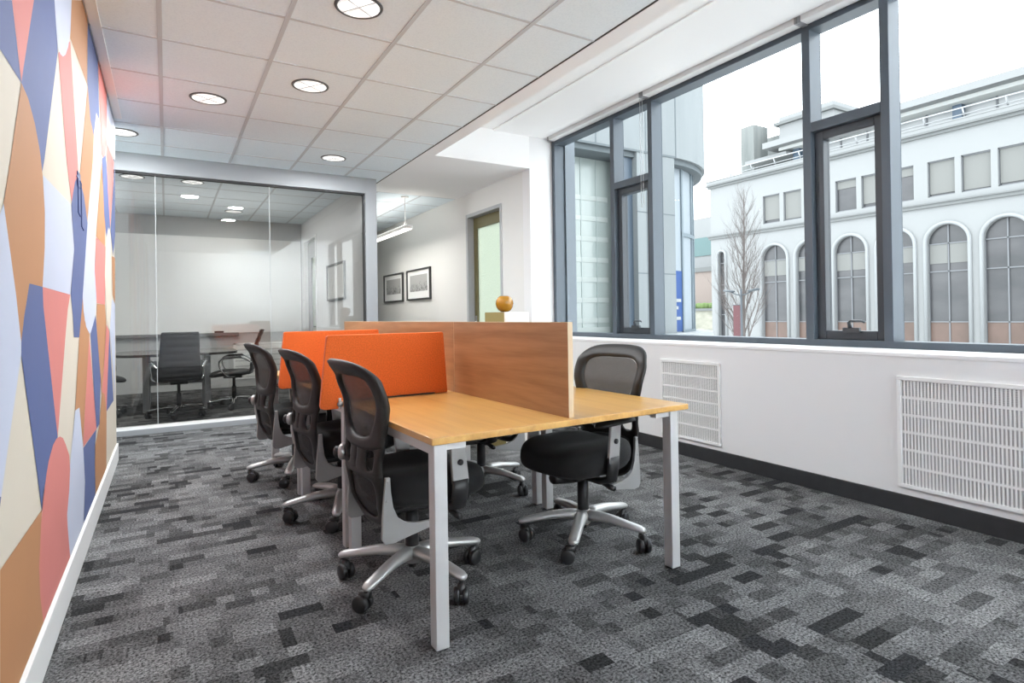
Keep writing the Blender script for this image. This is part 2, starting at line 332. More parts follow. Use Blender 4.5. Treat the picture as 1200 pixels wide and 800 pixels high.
# ------------------------------------------------------------------ mesh helpers
class MB:
    """collects shapes and links them as ONE mesh object"""
    def __init__(s): s.bm = bmesh.new(); s.mi = 0
    def _new(s, vs, fs, smooth=False):
        v = [s.bm.verts.new(p) for p in vs]
        for f in fs:
            try:
                q = s.bm.faces.new([v[i] for i in f]); q.smooth = smooth; q.material_index = s.mi
            except ValueError: pass
        return v
    def box(s, a, b, mx=None):
        (x0, y0, z0), (x1, y1, z1) = a, b
        vs = [Vector(p) for p in ((x0,y0,z0),(x1,y0,z0),(x1,y1,z0),(x0,y1,z0),(x0,y0,z1),(x1,y0,z1),(x1,y1,z1),(x0,y1,z1))]
        if mx: vs = [mx @ v for v in vs]
        s._new(vs, [(0,3,2,1),(4,5,6,7),(0,1,5,4),(1,2,6,5),(2,3,7,6),(3,0,4,7)]); return s
    def tube(s, pts, rad, n=12, cap=True, sc=(1, 1), up=None, closed=False):
        pts = [Vector(p) for p in pts]; m = len(pts)
        rr = rad if isinstance(rad, (list, tuple)) else [rad] * m
        rings = []; prev = None
        for i, p in enumerate(pts):
            if closed: t = (pts[(i + 1) % m] - pts[i - 1])
            else: t = (pts[min(i + 1, m - 1)] - pts[max(i - 1, 0)])
            t.normalize()
            if up is not None: a = Vector(up)
            elif prev is not None: a = prev
            else: a = Vector((0, 0, 1)) if abs(t.z) < 0.9 else Vector((1, 0, 0))
            u = a - t * a.dot(t)
            if u.length < 1e-5: u = Vector((1, 0, 0)) - t * t.x
            u.normalize(); w = t.cross(u); prev = u
            r = rr[i]; r = r if isinstance(r, (tuple, list)) else (r * sc[0], r * sc[1])
            rings.append([p + u * (r[0] * math.cos(2*PI*k/n)) + w * (r[1] * math.sin(2*PI*k/n)) for k in range(n)])
        vs = [v for g in rings for v in g]; fs = []
        for i in range(m if closed else m - 1):
            j = (i + 1) % m
            for k in range(n): fs.append((i*n+k, i*n+(k+1) % n, j*n+(k+1) % n, j*n+k))
        if cap and not closed: fs += [tuple(range(n))[::-1], tuple((m-1)*n+k for k in range(n))]
        s._new(vs, fs, True); return s
    def cyl(s, a, b, r, n=20): return s.tube([a, b], r, n)
    def lathe(s, prof, n=32, c=(0, 0, 0), mx=None):
        vs = []; fs = []; m = len(prof)
        for i in range(n):
            a = 2*PI*i/n
            for r, z in prof:
                v = Vector((r*math.cos(a), r*math.sin(a), z))
                vs.append((mx @ v if mx else v) + Vector(c))
        for i in range(n):
            j = (i + 1) % n
            for k in range(m - 1): fs.append((i*m+k, j*m+k, j*m+k+1, i*m+k+1))
        v = s._new(vs, fs, True); bmesh.ops.remove_doubles(s.bm, verts=v, dist=1e-6); return s
    def loft(s, rings, cap=True, smooth=True):
        n = len(rings[0]); vs = [v for g in rings for v in g]; fs = []
        for i in range(len(rings) - 1):
            for k in range(n): fs.append((i*n+k, i*n+(k+1) % n, (i+1)*n+(k+1) % n, (i+1)*n+k))
        if cap: fs += [tuple(range(n))[::-1], tuple((len(rings)-1)*n+k for k in range(n))]
        s._new(vs, fs, smooth); return s
    def prism(s, poly, fn, d):
        """poly: list of loops of 2-D points (first outer, others holes); fn(u,v,w)->xyz; extruded w=0..d"""
        loops = poly if isinstance(poly[0][0], (tuple, list)) else [poly]
        flat = [p for l in loops for p in l]
        tris = tessellate_polygon([[Vector((p[0], p[1], 0)) for p in l] for l in loops])
        n = len(flat)
        vs = [Vector(fn(u, v, 0)) for u, v in flat] + [Vector(fn(u, v, d)) for u, v in flat]
        fs = [tuple(t) for t in tris] + [tuple(i + n for i in t)[::-1] for t in tris]
        k = 0
        for l in loops:
            m = len(l)
            for i in range(m): fs.append((k+i, k+(i+1) % m, n+k+(i+1) % m, n+k+i))
            k += m
        s._new(vs, fs); return s
    def flat(s, poly, fn):
        tris = tessellate_polygon([[Vector((p[0], p[1], 0)) for p in poly]])
        s._new([Vector(fn(u, v)) for u, v in poly], [tuple(t) for t in tris]); return s
    def ball(s, c, r, n=16, sc=(1, 1, 1)):
        prof = [(max(1e-4, r*math.sin(PI*k/n)), -r*math.cos(PI*k/n)) for k in range(n + 1)]
        return s.lathe([(a*sc[0], b*sc[2]) for a, b in prof], 2*n, c)
    def build(s, name, m, parent=None, bevel=0.0, seg=2, loc=None, sub=0, mats=None, solid=0, auto=False):
        bmesh.ops.recalc_face_normals(s.bm, faces=s.bm.faces[:])
        me = bpy.data.meshes.new(name); s.bm.to_mesh(me); s.bm.free()
        for k in (mats or [m]): me.materials.append(k)
        o = bpy.data.objects.new(name, me); COL.objects.link(o)
        if parent: o.parent = parent
        if loc: o.location = loc
        if solid:
            md = o.modifiers.new('thick', 'SOLIDIFY'); md.thickness = solid; md.offset = 0
        if sub:
            md = o.modifiers.new('smooth', 'SUBSURF'); md.levels = sub; md.render_levels = sub
        if bevel:
            md = o.modifiers.new('edge', 'BEVEL'); md.width = bevel; md.segments = seg; md.limit_method = 'ANGLE'; md.angle_limit = R(40)
        return o

def empty(name, loc=(0, 0, 0), rz=0.0, parent=None):
    o = bpy.data.objects.new(name, None); COL.objects.link(o); o.empty_display_size = 0.1
    o.location = loc; o.rotation_euler = (0, 0, rz)
    if parent: o.parent = parent
    return o
def tag(o, label, cat, group=None):
    o['label'] = label; o['category'] = cat
    if group: o['group'] = group
    return o
def struct(o): o['kind'] = 'structure'; return o
def copy_tree(o, parent=None):
    c = o.copy(); COL.objects.link(c); c.parent = parent
    for ch in list(o.children): copy_tree(ch, c)
    return c
def bx(name, m, a, b, parent=None, bevel=0.0): return MB().box(a, b).build(name, m, parent, bevel)

# ------------------------------------------------------------------ camera
CAM = dict(f=680.742, yaw=0.536733, pitch=0.00467524, roll=-0.0151659, cy=365.989, h=1.157)
def make_camera():
    y, p, r = CAM['yaw'], CAM['pitch'], CAM['roll']
    fw = Vector((math.sin(y)*math.cos(p), math.cos(y)*math.cos(p), math.sin(p)))
    rt = Vector((math.cos(y), -math.sin(y), 0)); up = rt.cross(fw)
    r2 = rt*math.cos(r) + up*math.sin(r); u2 = -rt*math.sin(r) + up*math.cos(r)
    mx = Matrix((r2, u2, -fw)).transposed().to_4x4(); mx.translation = (0, 0, CAM['h'])
    cd = bpy.data.cameras.new('camera'); o = bpy.data.objects.new('camera', cd); COL.objects.link(o)
    o.matrix_world = mx
    cd.sensor_fit = 'HORIZONTAL'; cd.sensor_width = 36; cd.lens = CAM['f'] / 1200 * 36
    cd.shift_y = -(400 - CAM['cy']) / 1200
    cd.clip_start = 0.05; cd.clip_end = 400
    S.camera = o
make_camera()
SKY = 3.05
EXPO = 0.88
REAR_FILL = 215
HALL_FILL = 35
MURAL = [
    ('B',[1.985,2.003,2.129,2.071,2.241,1.876,1.979,1.873]),
    ('P',[2.129,2.071,2.455,2.226,2.245,1.877]),
    ('B',[2.455,2.226,2.88,2.428,2.915,2.342,2.951,2.251,2.77,1.971,2.612,1.727,2.569,1.677,2.532,1.741,2.446,1.812,2.338,1.862,2.241,1.876]),
    ('P',[2.962,2.251,3.32,2.448,3.558,1.904,3.52,1.841,3.301,1.706,3.167,1.854]),
    ('L',[2.88,2.428,2.915,2.342,2.953,2.272,3.019,2.269,3.09,2.286,3.166,2.325,3.248,2.392,3.339,2.508,3.38,2.666]),
    ('T',[3.38,2.666,3.883,2.9,4.056,2.9,3.977,2.496,4.016,2.481,3.321,2.461]),
    ('T',[4.016,2.481,4.128,2.327,4.308,2.282,4.231,2.104,3.896,1.69,3.779,1.817,3.588,1.868,3.665,1.971]),
    ('B',[4.057,2.9,4.598,2.9,4.67,2.483,4.479,2.475,4.308,2.282,4.128,2.327,3.998,2.504]),
    ('B',[3.5,1.858,3.426,1.822,3.346,1.746,3.294,1.689,3.369,1.495,3.239,1.283,3.299,1.184,3.325,1.086,3.516,1.081,3.665,1.23,3.671,1.291,3.89,1.629,3.921,1.698,3.779,1.817,3.638,1.865,3.571,1.868]),
    ('L',[2.582,1.672,3.272,1.688,3.369,1.495,3.222,1.278,2.551,1.28,2.601,1.42,2.612,1.543]),
    ('T',[2.241,1.876,2.338,1.862,2.446,1.812,2.532,1.741,2.575,1.671,2.612,1.543,2.601,1.42,2.551,1.279,2.326,1.279,2.244,1.177,2.199,1.102,2.152,1.176,2.138,1.235,2.001,1.473,2.082,1.6]),
    ('L',[1.96,1.435,2.001,1.473,2.138,1.235,2.198,1.097,2.196,1.062,2.005,0.804,1.941,0.715,1.927,0.716]),
    ('B',[1.927,0.718,1.941,0.715,1.926,0.69]),
    ('B',[2.326,1.279,2.551,1.279,2.563,1.209,2.835,0.712,2.665,0.677,2.516,0.57,2.489,0.529,2.376,0.742,2.196,1.062,2.199,1.102,2.244,1.177]),
    ('P',[2.551,1.279,3.222,1.278,3.141,1.213,3.071,1.107,2.835,0.712,2.563,1.209]),
    ('T',[3.516,1.081,3.669,1.274,3.73,1.165,3.957,1.089,3.726,0.744,3.599,0.529,3.473,0.744,3.334,0.748]),
    ('L',[4.171,1.884,3.987,1.784,3.892,1.652,3.671,1.291,3.698,1.209,3.802,1.129,3.957,1.089,4.133,1.116,4.285,1.206,4.337,1.316,4.264,1.456,4.333,1.81,4.263,1.881]),
    ('T',[4.786,2.234,5.019,1.814,4.968,1.681,4.378,1.68]),
    ('P',[4.378,1.675,5.002,1.685,4.915,1.272,4.367,1.27,4.264,1.456]),
    ('T',[4.367,1.265,4.915,1.272,4.998,1.147,4.727,0.795,4.595,0.685,4.455,0.903,4.327,1.139]),
    ('B',[3.999,1.089,4.284,1.196,4.412,0.993,4.551,0.793,4.436,0.518,4.256,0.516]),
    ('P',[3.939,1.08,4.256,0.516,3.612,0.527,3.726,0.744]),
    ('B',[3.612,0.523,4.256,0.516,4.15,0.426,4.144,0.15,3.598,0.15,3.668,0.338]),
    ('L',[3.486,0.742,3.334,0.748,3.151,0.536,3.037,0.361,3.121,0.15,3.58,0.15,3.669,0.342,3.612,0.527]),
    ('T',[2.489,0.529,2.427,0.357,2.491,0.15,2.08,0.15,1.907,0.26,1.919,0.536]),
    ('P',[2.882,0.707,2.8,0.712,2.722,0.702,2.629,0.663,2.575,0.623,2.514,0.556,2.471,0.486,2.427,0.357,2.441,0.257,2.491,0.15,3.121,0.15,3.057,0.306,3.049,0.353,3.117,0.434,3.15,0.518,3.129,0.584,3.036,0.646,2.96,0.687]),
    ('P',[4.603,2.9,5.255,2.9,5.234,2.491,5.092,2.367,4.918,2.294,4.793,2.287,4.754,2.456]),
    ('L',[5.276,2.9,6.075,2.9,6.014,2.536,5.233,2.48]),
    ('B',[4.82,2.265,5.126,2.369,5.243,2.182,5.429,1.883,5.113,1.753,4.932,1.904]),
    ('P',[5.21,2.472,5.904,2.496,5.782,2.291,5.428,1.876,5.243,2.182]),
    ('B',[6.009,2.506,5.93,1.88,5.69,1.684,5.465,1.862,5.831,2.315]),
    ('C',[5.272,1.862,5.042,1.732,4.929,1.481,5.015,1.171,5.239,1.089,5.481,1.132,5.55,1.603,5.492,1.765]),
    ('T',[5.56,1.672,5.881,1.688,5.82,1.3,5.599,1.363]),
    ('L',[5.51,1.333,5.83,1.3,5.688,0.517,5.514,0.798,5.345,1.03,5.276,1.082]),
    ('B',[5.238,1.08,5.559,0.532,4.929,0.529]),
    ('P',[5.01,1.135,5.238,1.08,4.929,0.535,4.595,0.685,4.727,0.795]),
    ('T',[4.626,0.698,4.797,0.663,4.927,0.521,4.862,0.15,4.166,0.15,4.14,0.334,4.179,0.433,4.435,0.511]),
]
# ------------------------------------------------------------------ room shell
XM = -0.366; YM = 5.85; YG = 7.0; ZC = 2.86; XS = 3.60; XF = 3.95; YE = 5.67; XCOR = 3.64; YB = 11.0; YBACK = -2.6; YFAR = 13.0
struct(bx('floor', M['carpet'], (-3.2, YBACK - 0.1, -0.12), (4.2, YFAR + 0.2, 0.0)))

# left wall block with the painted mural
wl = struct(bx('wall_left', M['wall'], (-3.2, YBACK, 0), (XM - 0.004, YM, 3.0)))
mb = MB()
order = ['C', 'B', 'P', 'T', 'L']
mb.mi = 0
mb.box((XM - 0.012, YBACK, 0.10), (XM - 0.0015, YM + 0.003, 2.9))
base = [('B', [-2.6,0.15,-1.9,0.15,-1.5,1.6,-2.1,2.9,-2.6,2.9]), ('P', [-1.9,0.15,-0.6,0.15,-1.1,1.5,-1.5,1.6]), ('T', [-2.1,2.9,-1.5,1.6,-1.1,1.5,-0.5,2.9]),
        ('L', [-0.6,0.15,0.3,0.15,0.5,1.1,0.1,1.8,-0.7,1.9,-1.1,1.5]), ('B', [0.1,2.9,-0.2,2.0,0.1,1.8,0.5,1.1,0.9,1.6,1.0,2.9]),
        ('T', [0.3,0.15,1.5,0.15,1.45,0.6,1.0,1.2,0.5,1.1]), ('P', [1.0,2.9,0.9,1.6,1.4,1.3,1.7,2.4,1.7,2.9]), ('B', [1.7,2.9,1.7,2.4,1.9,2.1,2.05,2.03,2.2,2.2,2.3,2.9]),
        ('P', [2.129,2.071,2.455,2.226,3.0,2.9,2.2,2.9]), ('B', [2.455,2.226,2.88,2.428,3.4,2.9,2.9,2.9])]
k = 0
for c, q in base + MURAL:
    mb.mi = order.index(c); k += 1
    pts = [(q[i], q[i+1]) for i in range(0, len(q), 2)]
    off = XM - 0.001 + 0.00004*k
    mb.flat(pts, lambda u, v: (off, u, v))
mural = mb.build('mural', None, wl, mats=[MUR[c] for c in order])
mural['label'] = 'wall mural of blue, pink, tan, lavender and cream shapes'
struct(bx('baseboard_left', M['white_trim'], (XM - 0.004, YBACK, 0.0), (XM + 0.012, YM + 0.005, 0.142), bevel=0.003))
# small wall hook painted over by the mural
hk = empty('wall_hook', (XM + 0.001, 3.54, 1.77)); tag(hk, 'slim two-pronged wall hook painted over in the mural\'s blue', 'hook')
MB().box((0, -0.05, 0.05), (0.004, 0.05, 0.12)).build('back_plate', M['hook'], hk, 0.001)
for dy, dz in ((-0.10, 0.0), (0.02, -0.05)):
    MB().tube([(0.004, dy, 0.085), (0.009, dy, 0.07), (0.009, dy, -0.09 + dz), (0.016, dy + 0.01, -0.11 + dz)], 0.0028, 8).build('prong', M['hook'], hk)

# side hall behind the mural block, rear wall, far walls
wh = MB(); wh.box((-3.3, YM - 0.1, 0), (-3.2, YB, 0.4)); wh.box((-3.3, YM - 0.1, 2.7), (-3.2, YB, 3.0)); wh.box((-3.3, YG - 0.05, 0.4), (-3.2, YB, 2.7))
struct(wh.build('wall_hall', M['wall']))
w2 = struct(empty('added_hall_window', (-3.25, YM, 0)))  # unseen window, added to let daylight into the hall
f = MB(); f.box((-0.04, -0.1, 0.4), (0.04, 1.1, 0.46)); f.box((-0.04, -0.1, 2.64), (0.04, 1.1, 2.7)); f.box((-0.04, -0.1, 0.46), (0.04, 0.0, 2.64)); f.box((-0.04, 1.04, 0.46), (0.04, 1.1, 2.64)); f.build('frame', M['alu'], w2)
MB().box((-0.004, 0.0, 0.46), (0.004, 1.04, 2.64)).build('glass_pane', M['glass'], w2)
struct(bx('wall_rear', M['wall'], (-0.37, YBACK - 0.1, 0), (4.12, YBACK, 3.4)))
struct(bx('wall_far', M['warm_wall'], (2.0, YFAR, 0), (3.9, YFAR + 0.1, 3.0)))

# ceiling slabs (tiles) + grid
cb = MB()
cb.box((XM - 0.05, YBACK, ZC), (2.31, YG + 0.11, ZC + 0.04)); cb.box((-3.2, YM, ZC), (XM - 0.05, YG + 0.11, ZC + 0.04))
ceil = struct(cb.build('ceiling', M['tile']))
gb = MB()
for i in range(-5, 4):
    x = -0.017 + 0.625*i
    y0 = YBACK if x > XM else YM
    gb.box((x - 0.013, y0, ZC - 0.004), (x + 0.013, YG, ZC + 0.001))
for j in range(-9, 7):
    y = 3.46 + 0.625*j
    if y < YG: gb.box((-3.2 if y > YM else XM, y - 0.010, ZC - 0.003), (2.31, y + 0.010, ZC + 0.001))
gb.build('ceiling_grid', M['tbar'], ceil)
struct(bx('trim_1', M['ceil_paint'], (XM + 0.009, YBACK, ZC - 0.008), (XM + 0.062, YM, ZC + 0.01)))
# plaster border, raised window bay, bulkhead, soffit over corridor mouth
cp = MB()
cp.box((2.322, YBACK, ZC - 0.004), (2.455, YE - 0.001, 3.30))
cp.box((2.322, YE, ZC - 0.004), (XCOR - 0.001, 7.66, 3.30))
cp.box((2.455, YBACK, 3.24), (4.12, YE, 3.36))
cp.box((3.16, YBACK, 3.228), (3.84, YE, 3.245))
struct(cp.build('ceiling', M['ceil_paint']))
struct(bx('trim_2', M['gap'], (2.309, YBACK, ZC - 0.002), (2.324, 7.66, ZC + 0.05)))
# corridor ceiling
cc = MB(); cc.box((2.245, 7.66, ZC), (XCOR + 0.2, YFAR, ZC + 0.04)); cc.box((2.246, YG + 0.11, ZC), (2.310, 7.66, ZC + 0.04))
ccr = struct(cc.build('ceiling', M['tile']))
gb = MB()
for x in (2.48, 3.105): gb.box((x - 0.012, 7.66, ZC - 0.004), (x + 0.012, YFAR, ZC + 0.001))
for j in range(0, 9): gb.box((2.245, 7.68 + 0.625*j - 0.01, ZC - 0.003), (XCOR, 7.68 + 0.625*j + 0.01, ZC + 0.001))
gb.build('ceiling_grid', M['tbar'], ccr)

# window wall: low wall, sill cap, jamb wall, skirting
struct(bx('wall_right', M['wall'], (XS, YBACK, 0), (4.12, YE, 0.885)))
struct(bx('trim_3', M['sill'], (XS - 0.004, YBACK, 0.885), (XF + 0.1, YE, 0.909), bevel=0.004))
struct(bx('baseboard_right', M['char_base'], (XS - 0.014, YBACK, 0), (XS, YE, 0.105), bevel=0.004))
struct(bx('wall_end', M['wall'], (XCOR, YE, 0), (4.12, YE + 0.16, 3.36)))
wr = MB()
wr.box((XCOR, YE + 0.16, 0), (XCOR + 0.2, 6.37, 2.9)); wr.box((XCOR, 7.29, 0), (XCOR + 0.2, YFAR, 2.9)); wr.box((XCOR, 6.37, 2.53), (XCOR + 0.2, 7.29, 2.9))
struct(wr.build('wall_corridor', M['warm_wall']))
struct(bx('baseboard_corridor', M['char_base'], (XCOR - 0.012, 7.33, 0), (XCOR, YFAR, 0.105)))

# ---- ribbon window
win = struct(empty('window_1', (XF, 0, 0)))
Z0, Z1 = 0.909, 3.185; D = 0.14; Y1 = 5.615
muls = [(4.557, 4.617), (4.016, 4.072), (2.449, 2.510), (1.925, 1.981), (0.36, 0.42), (-0.17, -0.11), (-1.70, -1.64)]
fb = MB()
fb.box((0, YBACK, Z0), (D, Y1, Z0 + 0.045)); fb.box((0, YBACK, 3.155), (D, Y1, 3.24))
fb.box((0, Y1 - 0.008, Z0), (D, Y1 + 0.05, 3.24)); fb.box((0, YBACK, Z0), (D, YBACK + 0.05, 3.24))
for a, b in muls: fb.box((0, a, Z0 + 0.04), (D, b, 3.16))
fb.build('frame', M['alu'], win, 0.003)
MB().box((D, Y1 - 0.03, Z0), (D + 0.14, Y1 + 0.1, 3.3)).build('outer_reveal', M['alu_light'], win)
MB().box((0.02, Y1, Z0), (D, YE, 3.24)).build('frame_filler', M['alu_dark'], win)
edges = [Y1 - 0.008] + [v for a, b in muls for v in (b, a)] + [YBACK + 0.05]
bays = [(edges[i+1], edges[i]) for i in range(0, len(edges), 2)]
for i, (a, b) in enumerate(bays):
    if i in (1, 3, 5):     # narrow opening bays: transom, top light, casement sash
        MB().box((0.0, a, 2.425), (D, b, 2.493)).build('transom', M['alu'], win, 0.003)
        MB().box((D - 0.012, a, 2.493), (D - 0.006, b, 3.155)).build('glass_pane', M['glass'], win)
        sb = MB(); fwid = 0.062
        x0, x1 = 0.045, 0.125; za, zb = Z0 + 0.045, 2.425
        sb.box((x0, a, za), (x1, a + fwid, zb)); sb.box((x0, b - fwid, za), (x1, b, zb)); sb.box((x0, a + fwid, za), (x1, b - fwid, za + fwid)); sb.box((x0, a + fwid, zb - fwid), (x1, b - fwid, zb))
        sash = sb.build('casement_sash', M['alu_dark'], win, 0.004)
        MB().box((0.10, a + fwid, za + fwid), (0.106, b - fwid, zb - fwid)).build('sash_glass', M['glass'], sash)
        hb = MB(); yc = (a + b)/2 - 0.01
        hb.box((0.022, yc - 0.055, za + fwid - 0.012), (0.046, yc + 0.055, za + fwid + 0.022))
        hb.tube([(0.034, yc + 0.01, za + fwid + 0.02), (0.024, yc + 0.012, za + fwid + 0.055), (0.020, yc - 0.005, za + fwid + 0.068), (0.018, yc - 0.08, za + fwid + 0.066), (0.018, yc - 0.095, za + fwid + 0.056)], [0.014, 0.012, 0.010, 0.008, 0.007], 10)
        hb.build('window_handle', M['handle'], sash)
    else:
        MB().box((D - 0.012, a, Z0 + 0.045), (D - 0.006, b, 3.155)).build('glass_pane', M['glass'], win)

# ---- partition of the meeting room
pt = struct(empty('wall_back', (0, YG, 0)))
pb = MB()
pb.box((-3.2, 0, 2.672), (2.105, 0.12, ZC)); pb.box((2.105, 0, 0), (2.245, 0.12, ZC)); pb.box((-3.2, 0, 0), (2.105, 0.12, 0.055))
pb.build('portal_frame', M['portal'], pt, 0.003)
MB().box((-3.2, 0.02, 0.055), (2.105, 0.10, 0.082)).build('bottom_channel', M['channel'], pt)
g = MB(); g.box((-3.2, 0.03, 2.655), (2.105, 0.09, 2.673)); g.box((2.088, 0.03, 0.082), (2.106, 0.09, 2.672)); g.build('dark_gasket', M['gap'], pt)
xs = [-3.2, -2.30, -1.19, -0.086, 1.017, 2.09]
for a, b in zip(xs, xs[1:]):
    MB().box((a + 0.002, 0.052, 0.08), (b - 0.002, 0.064, 2.66)).build('glass_pane', M['room_glass'], pt)
jb = MB()
for x in xs[1:-1]: jb.box((x - 0.0025, 0.050, 0.08), (x + 0.0025, 0.066, 2.66))
jb.build('glass_joint', M['joint'], pt)

# meeting room shell
mc = MB(); mc.box((-3.2, YG + 0.11, ZC), (2.24, YB, ZC + 0.04))
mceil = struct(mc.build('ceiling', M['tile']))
gb = MB()
for i in range(-5, 4):
    x = -0.017 + 0.625*i; gb.box((x - 0.012, YG + 0.1, ZC - 0.004), (x + 0.012, YB, ZC + 0.001))
for j in range(6, 13):
    y = 3.46 + 0.625*j
    if y < YB: gb.box((-3.2, y - 0.01, ZC - 0.003), (2.12, y + 0.01, ZC + 0.001))
gb.build('ceiling_grid', M['tbar'], mceil)
struct(bx('wall_meeting_back', M['grey_wall'], (-3.2, YB, 0), (2.245, YB + 0.1, ZC + 0.04)))
wm = MB(); wm.box((2.12, YG + 0.12, 0), (2.245, 9.84, 2.9)); wm.box((2.12, 10.72, 0), (2.245, YFAR, 2.9)); wm.box((2.12, 9.84, 2.50), (2.245, 10.72, 2.9))
struct(wm.build('wall_meeting_right', M['wall']))
wb = empty('whiteboard', (0, YB - 0.021, 0)); tag(wb, 'wall-to-wall cream whiteboard at the back of the glazed meeting room', 'whiteboard')
MB().box((-3.1, 0, 0.93), (2.10, 0.02, 2.545)).build('writing_surface', M['board'], wb)
lb = MB(); lb.box((-3.1, -0.10, 0.885), (1.06, 0.0, 0.935)); lb.build('pen_ledge', M['ledge'], wb, 0.004)
er = MB().box((-0.07, -0.025, 0), (0.07, 0.025, 0.03)).build('board_eraser', M['blk_plastic'], None, 0.005, loc=(0.76, YB - 0.075, 0.936))
tag(er, 'small black eraser lying on the whiteboard\'s pen ledge', 'eraser')

# doors
d1 = struct(empty('door_1', (XCOR, 0, 0)))
db = MB()
db.box((-0.012, 6.33, 0), (0.13, 6.376, 2.57)); db.box((-0.012, 7.284, 0), (0.13, 7.335, 2.57)); db.box((-0.012, 6.376, 2.522), (0.13, 7.284, 2.57))
db.build('door_frame', M['door_frame'], d1, 0.003)
lb = MB(); ya, yb = 6.378, 7.282; xa, xb = 0.085, 0.128
lb.box((xa, ya, 0.01), (xb, ya + 0.10, 2.52)); lb.box((xa, yb - 0.10, 0.01), (xb, yb, 2.52)); lb.box((xa, ya + 0.1, 2.37), (xb, yb - 0.1, 2.52)); lb.box((xa, ya + 0.1, 0.01), (xb, yb - 0.1, 0.25))
leaf = lb.build('door_leaf', M['door_olive'], d1, 0.003)
MB().box((xa + 0.015, ya + 0.1, 0.25), (xa + 0.023, yb - 0.1, 2.37)).build('textured_glass', M['frosted'], leaf)
MB().box((xa - 0.004, yb - 0.075, 0.98), (xa, yb - 0.03, 1.16)).tube([(xa, yb - 0.052, 1.07), (xa - 0.05, yb - 0.052, 1.07), (xa - 0.055, yb - 0.16, 1.07)], 0.009, 10).build('door_handle', M['chrome'], leaf)
d2 = struct(empty('door_2', (2.12, 0, 0)))
db = MB(); db.box((-0.012, 9.79, 0), (0.14, 9.846, 2.54)); db.box((-0.012, 10.714, 0), (0.14, 10.76, 2.54)); db.box((-0.012, 9.846, 2.494), (0.14, 10.714, 2.54)); db.build('door_frame', M['white_trim'], d2)
lb = MB(); ya, yb, xa, xb = 9.855, 10.705, 0.05, 0.09
lb.box((xa, ya, 0.01), (xb, ya + 0.10, 2.48)); lb.box((xa, yb - 0.28, 0.01), (xb, yb, 2.48)); lb.box((xa, ya + 0.1, 2.2), (xb, yb - 0.28, 2.48)); lb.box((xa, ya + 0.1, 0.01), (xb, yb - 0.28, 0.25))
leaf = lb.build('door_leaf', M['panel_grey'], d2)
MB().box((xa + 0.015, ya + 0.1, 0.25), (xa + 0.023, yb - 0.28, 2.2)).build('glass_pane', M['frosted'], leaf)
MB().tube([(xa, ya + 0.06, 1.02), (xa - 0.05, ya + 0.06, 1.02), (xa - 0.055, ya + 0.17, 1.02)], 0.010, 10).build('door_handle', M['handle'], leaf)

# ------------------------------------------------------------------ fixtures
def downlight(x, y, label):
    t = empty('recessed_downlight', (x, y, ZC)); tag(t, label, 'ceiling light', 'round recessed downlights')
    MB().lathe([(0.113, 0.0), (0.113, -0.006), (0.128, -0.005), (0.131, 0.0), (0.113, 0.0)], 40).build('trim_ring', M['ring'], t)
    MB().lathe([(0.0, -0.002), (0.06, -0.0025), (0.113, -0.004), (0.113, 0.0), (0.0, 0.0)], 40).build('lens', M['lens'], t)
    r = MB()
    for a in (R(35), R(125)):
        mx = Matrix.Rotation(a, 4, 'Z'); r.box((-0.112, -0.0025, -0.006), (0.112, 0.0025, -0.003), mx)
    r.build('lens_rib', M['lens_rib'], t)
    ld = bpy.data.lights.new('downlight_lamp', 'AREA'); ld.shape = 'DISK'; ld.size = 0.21; ld.energy = LAMP*(1.0 if y < 7 else 0.75 if y < 9 else 0.35); ld.color = (0.95, 0.98, 1.0) if y < 7 else (1.0, 0.965, 0.91)
    lo = bpy.data.objects.new('downlight_lamp', ld); COL.objects.link(lo); lo.parent = t; lo.location = (0, 0, -0.012)
    return t
LAMP = 20.0
downlight(0.925, 3.147, 'largest recessed downlight, cut by the top edge above the desks')
downlight(0.925, 4.397, 'recessed downlight with dark rim, second from the photo\'s top')
downlight(0.295, 5.022, 'recessed downlight in the tile column nearest the mural wall')
downlight(1.55, 6.28, 'recessed downlight above the right end of the glass partition header')
downlight(-0.33, 6.28, 'recessed downlight half hidden behind the mural wall\'s far edge')
downlight(-0.33, 8.16, 'leftmost recessed downlight inside the glazed meeting room')
downlight(0.295, 8.16, 'recessed downlight inside the meeting room, right of the leftmost one')
downlight(0.93, 10.10, 'farthest recessed downlight inside the meeting room, near the whiteboard')

pn = empty('linear_pendant_light', (2.917, 7.66, 2.39)); tag(pn, 'slim white linear pendant light glowing in the corridor', 'pendant light')
MB().box((-0.055, 0, 0.0), (0.055, 2.5, 0.045)).build('housing', M['pend'], pn, 0.006)
MB().box((-0.045, 0.02, -0.012), (0.045, 2.48, 0.0)).build('diffuser', M['tube'], pn)
MB().box((-0.040, 0.05, 0.045), (0.040, 2.45, 0.052)).build('uplight_diffuser', M['tube'], pn)
for y in (0.16, 2.30):
    MB().cyl((0, y, 0.15), (0, y, 0.46), 0.005, 8).lathe([(0.0, 0.47), (0.055, 0.47), (0.055, 0.455), (0.0, 0.45)], 20, (0, y, 0)).build('stem', M['pend'], pn)
    MB().cyl((0, y, 0.15), (0, y - 0.06, 0.04), 0.003, 6).cyl((0, y, 0.15), (0, y + 0.06, 0.04), 0.003, 6).build('hanger', M['pend'], pn)

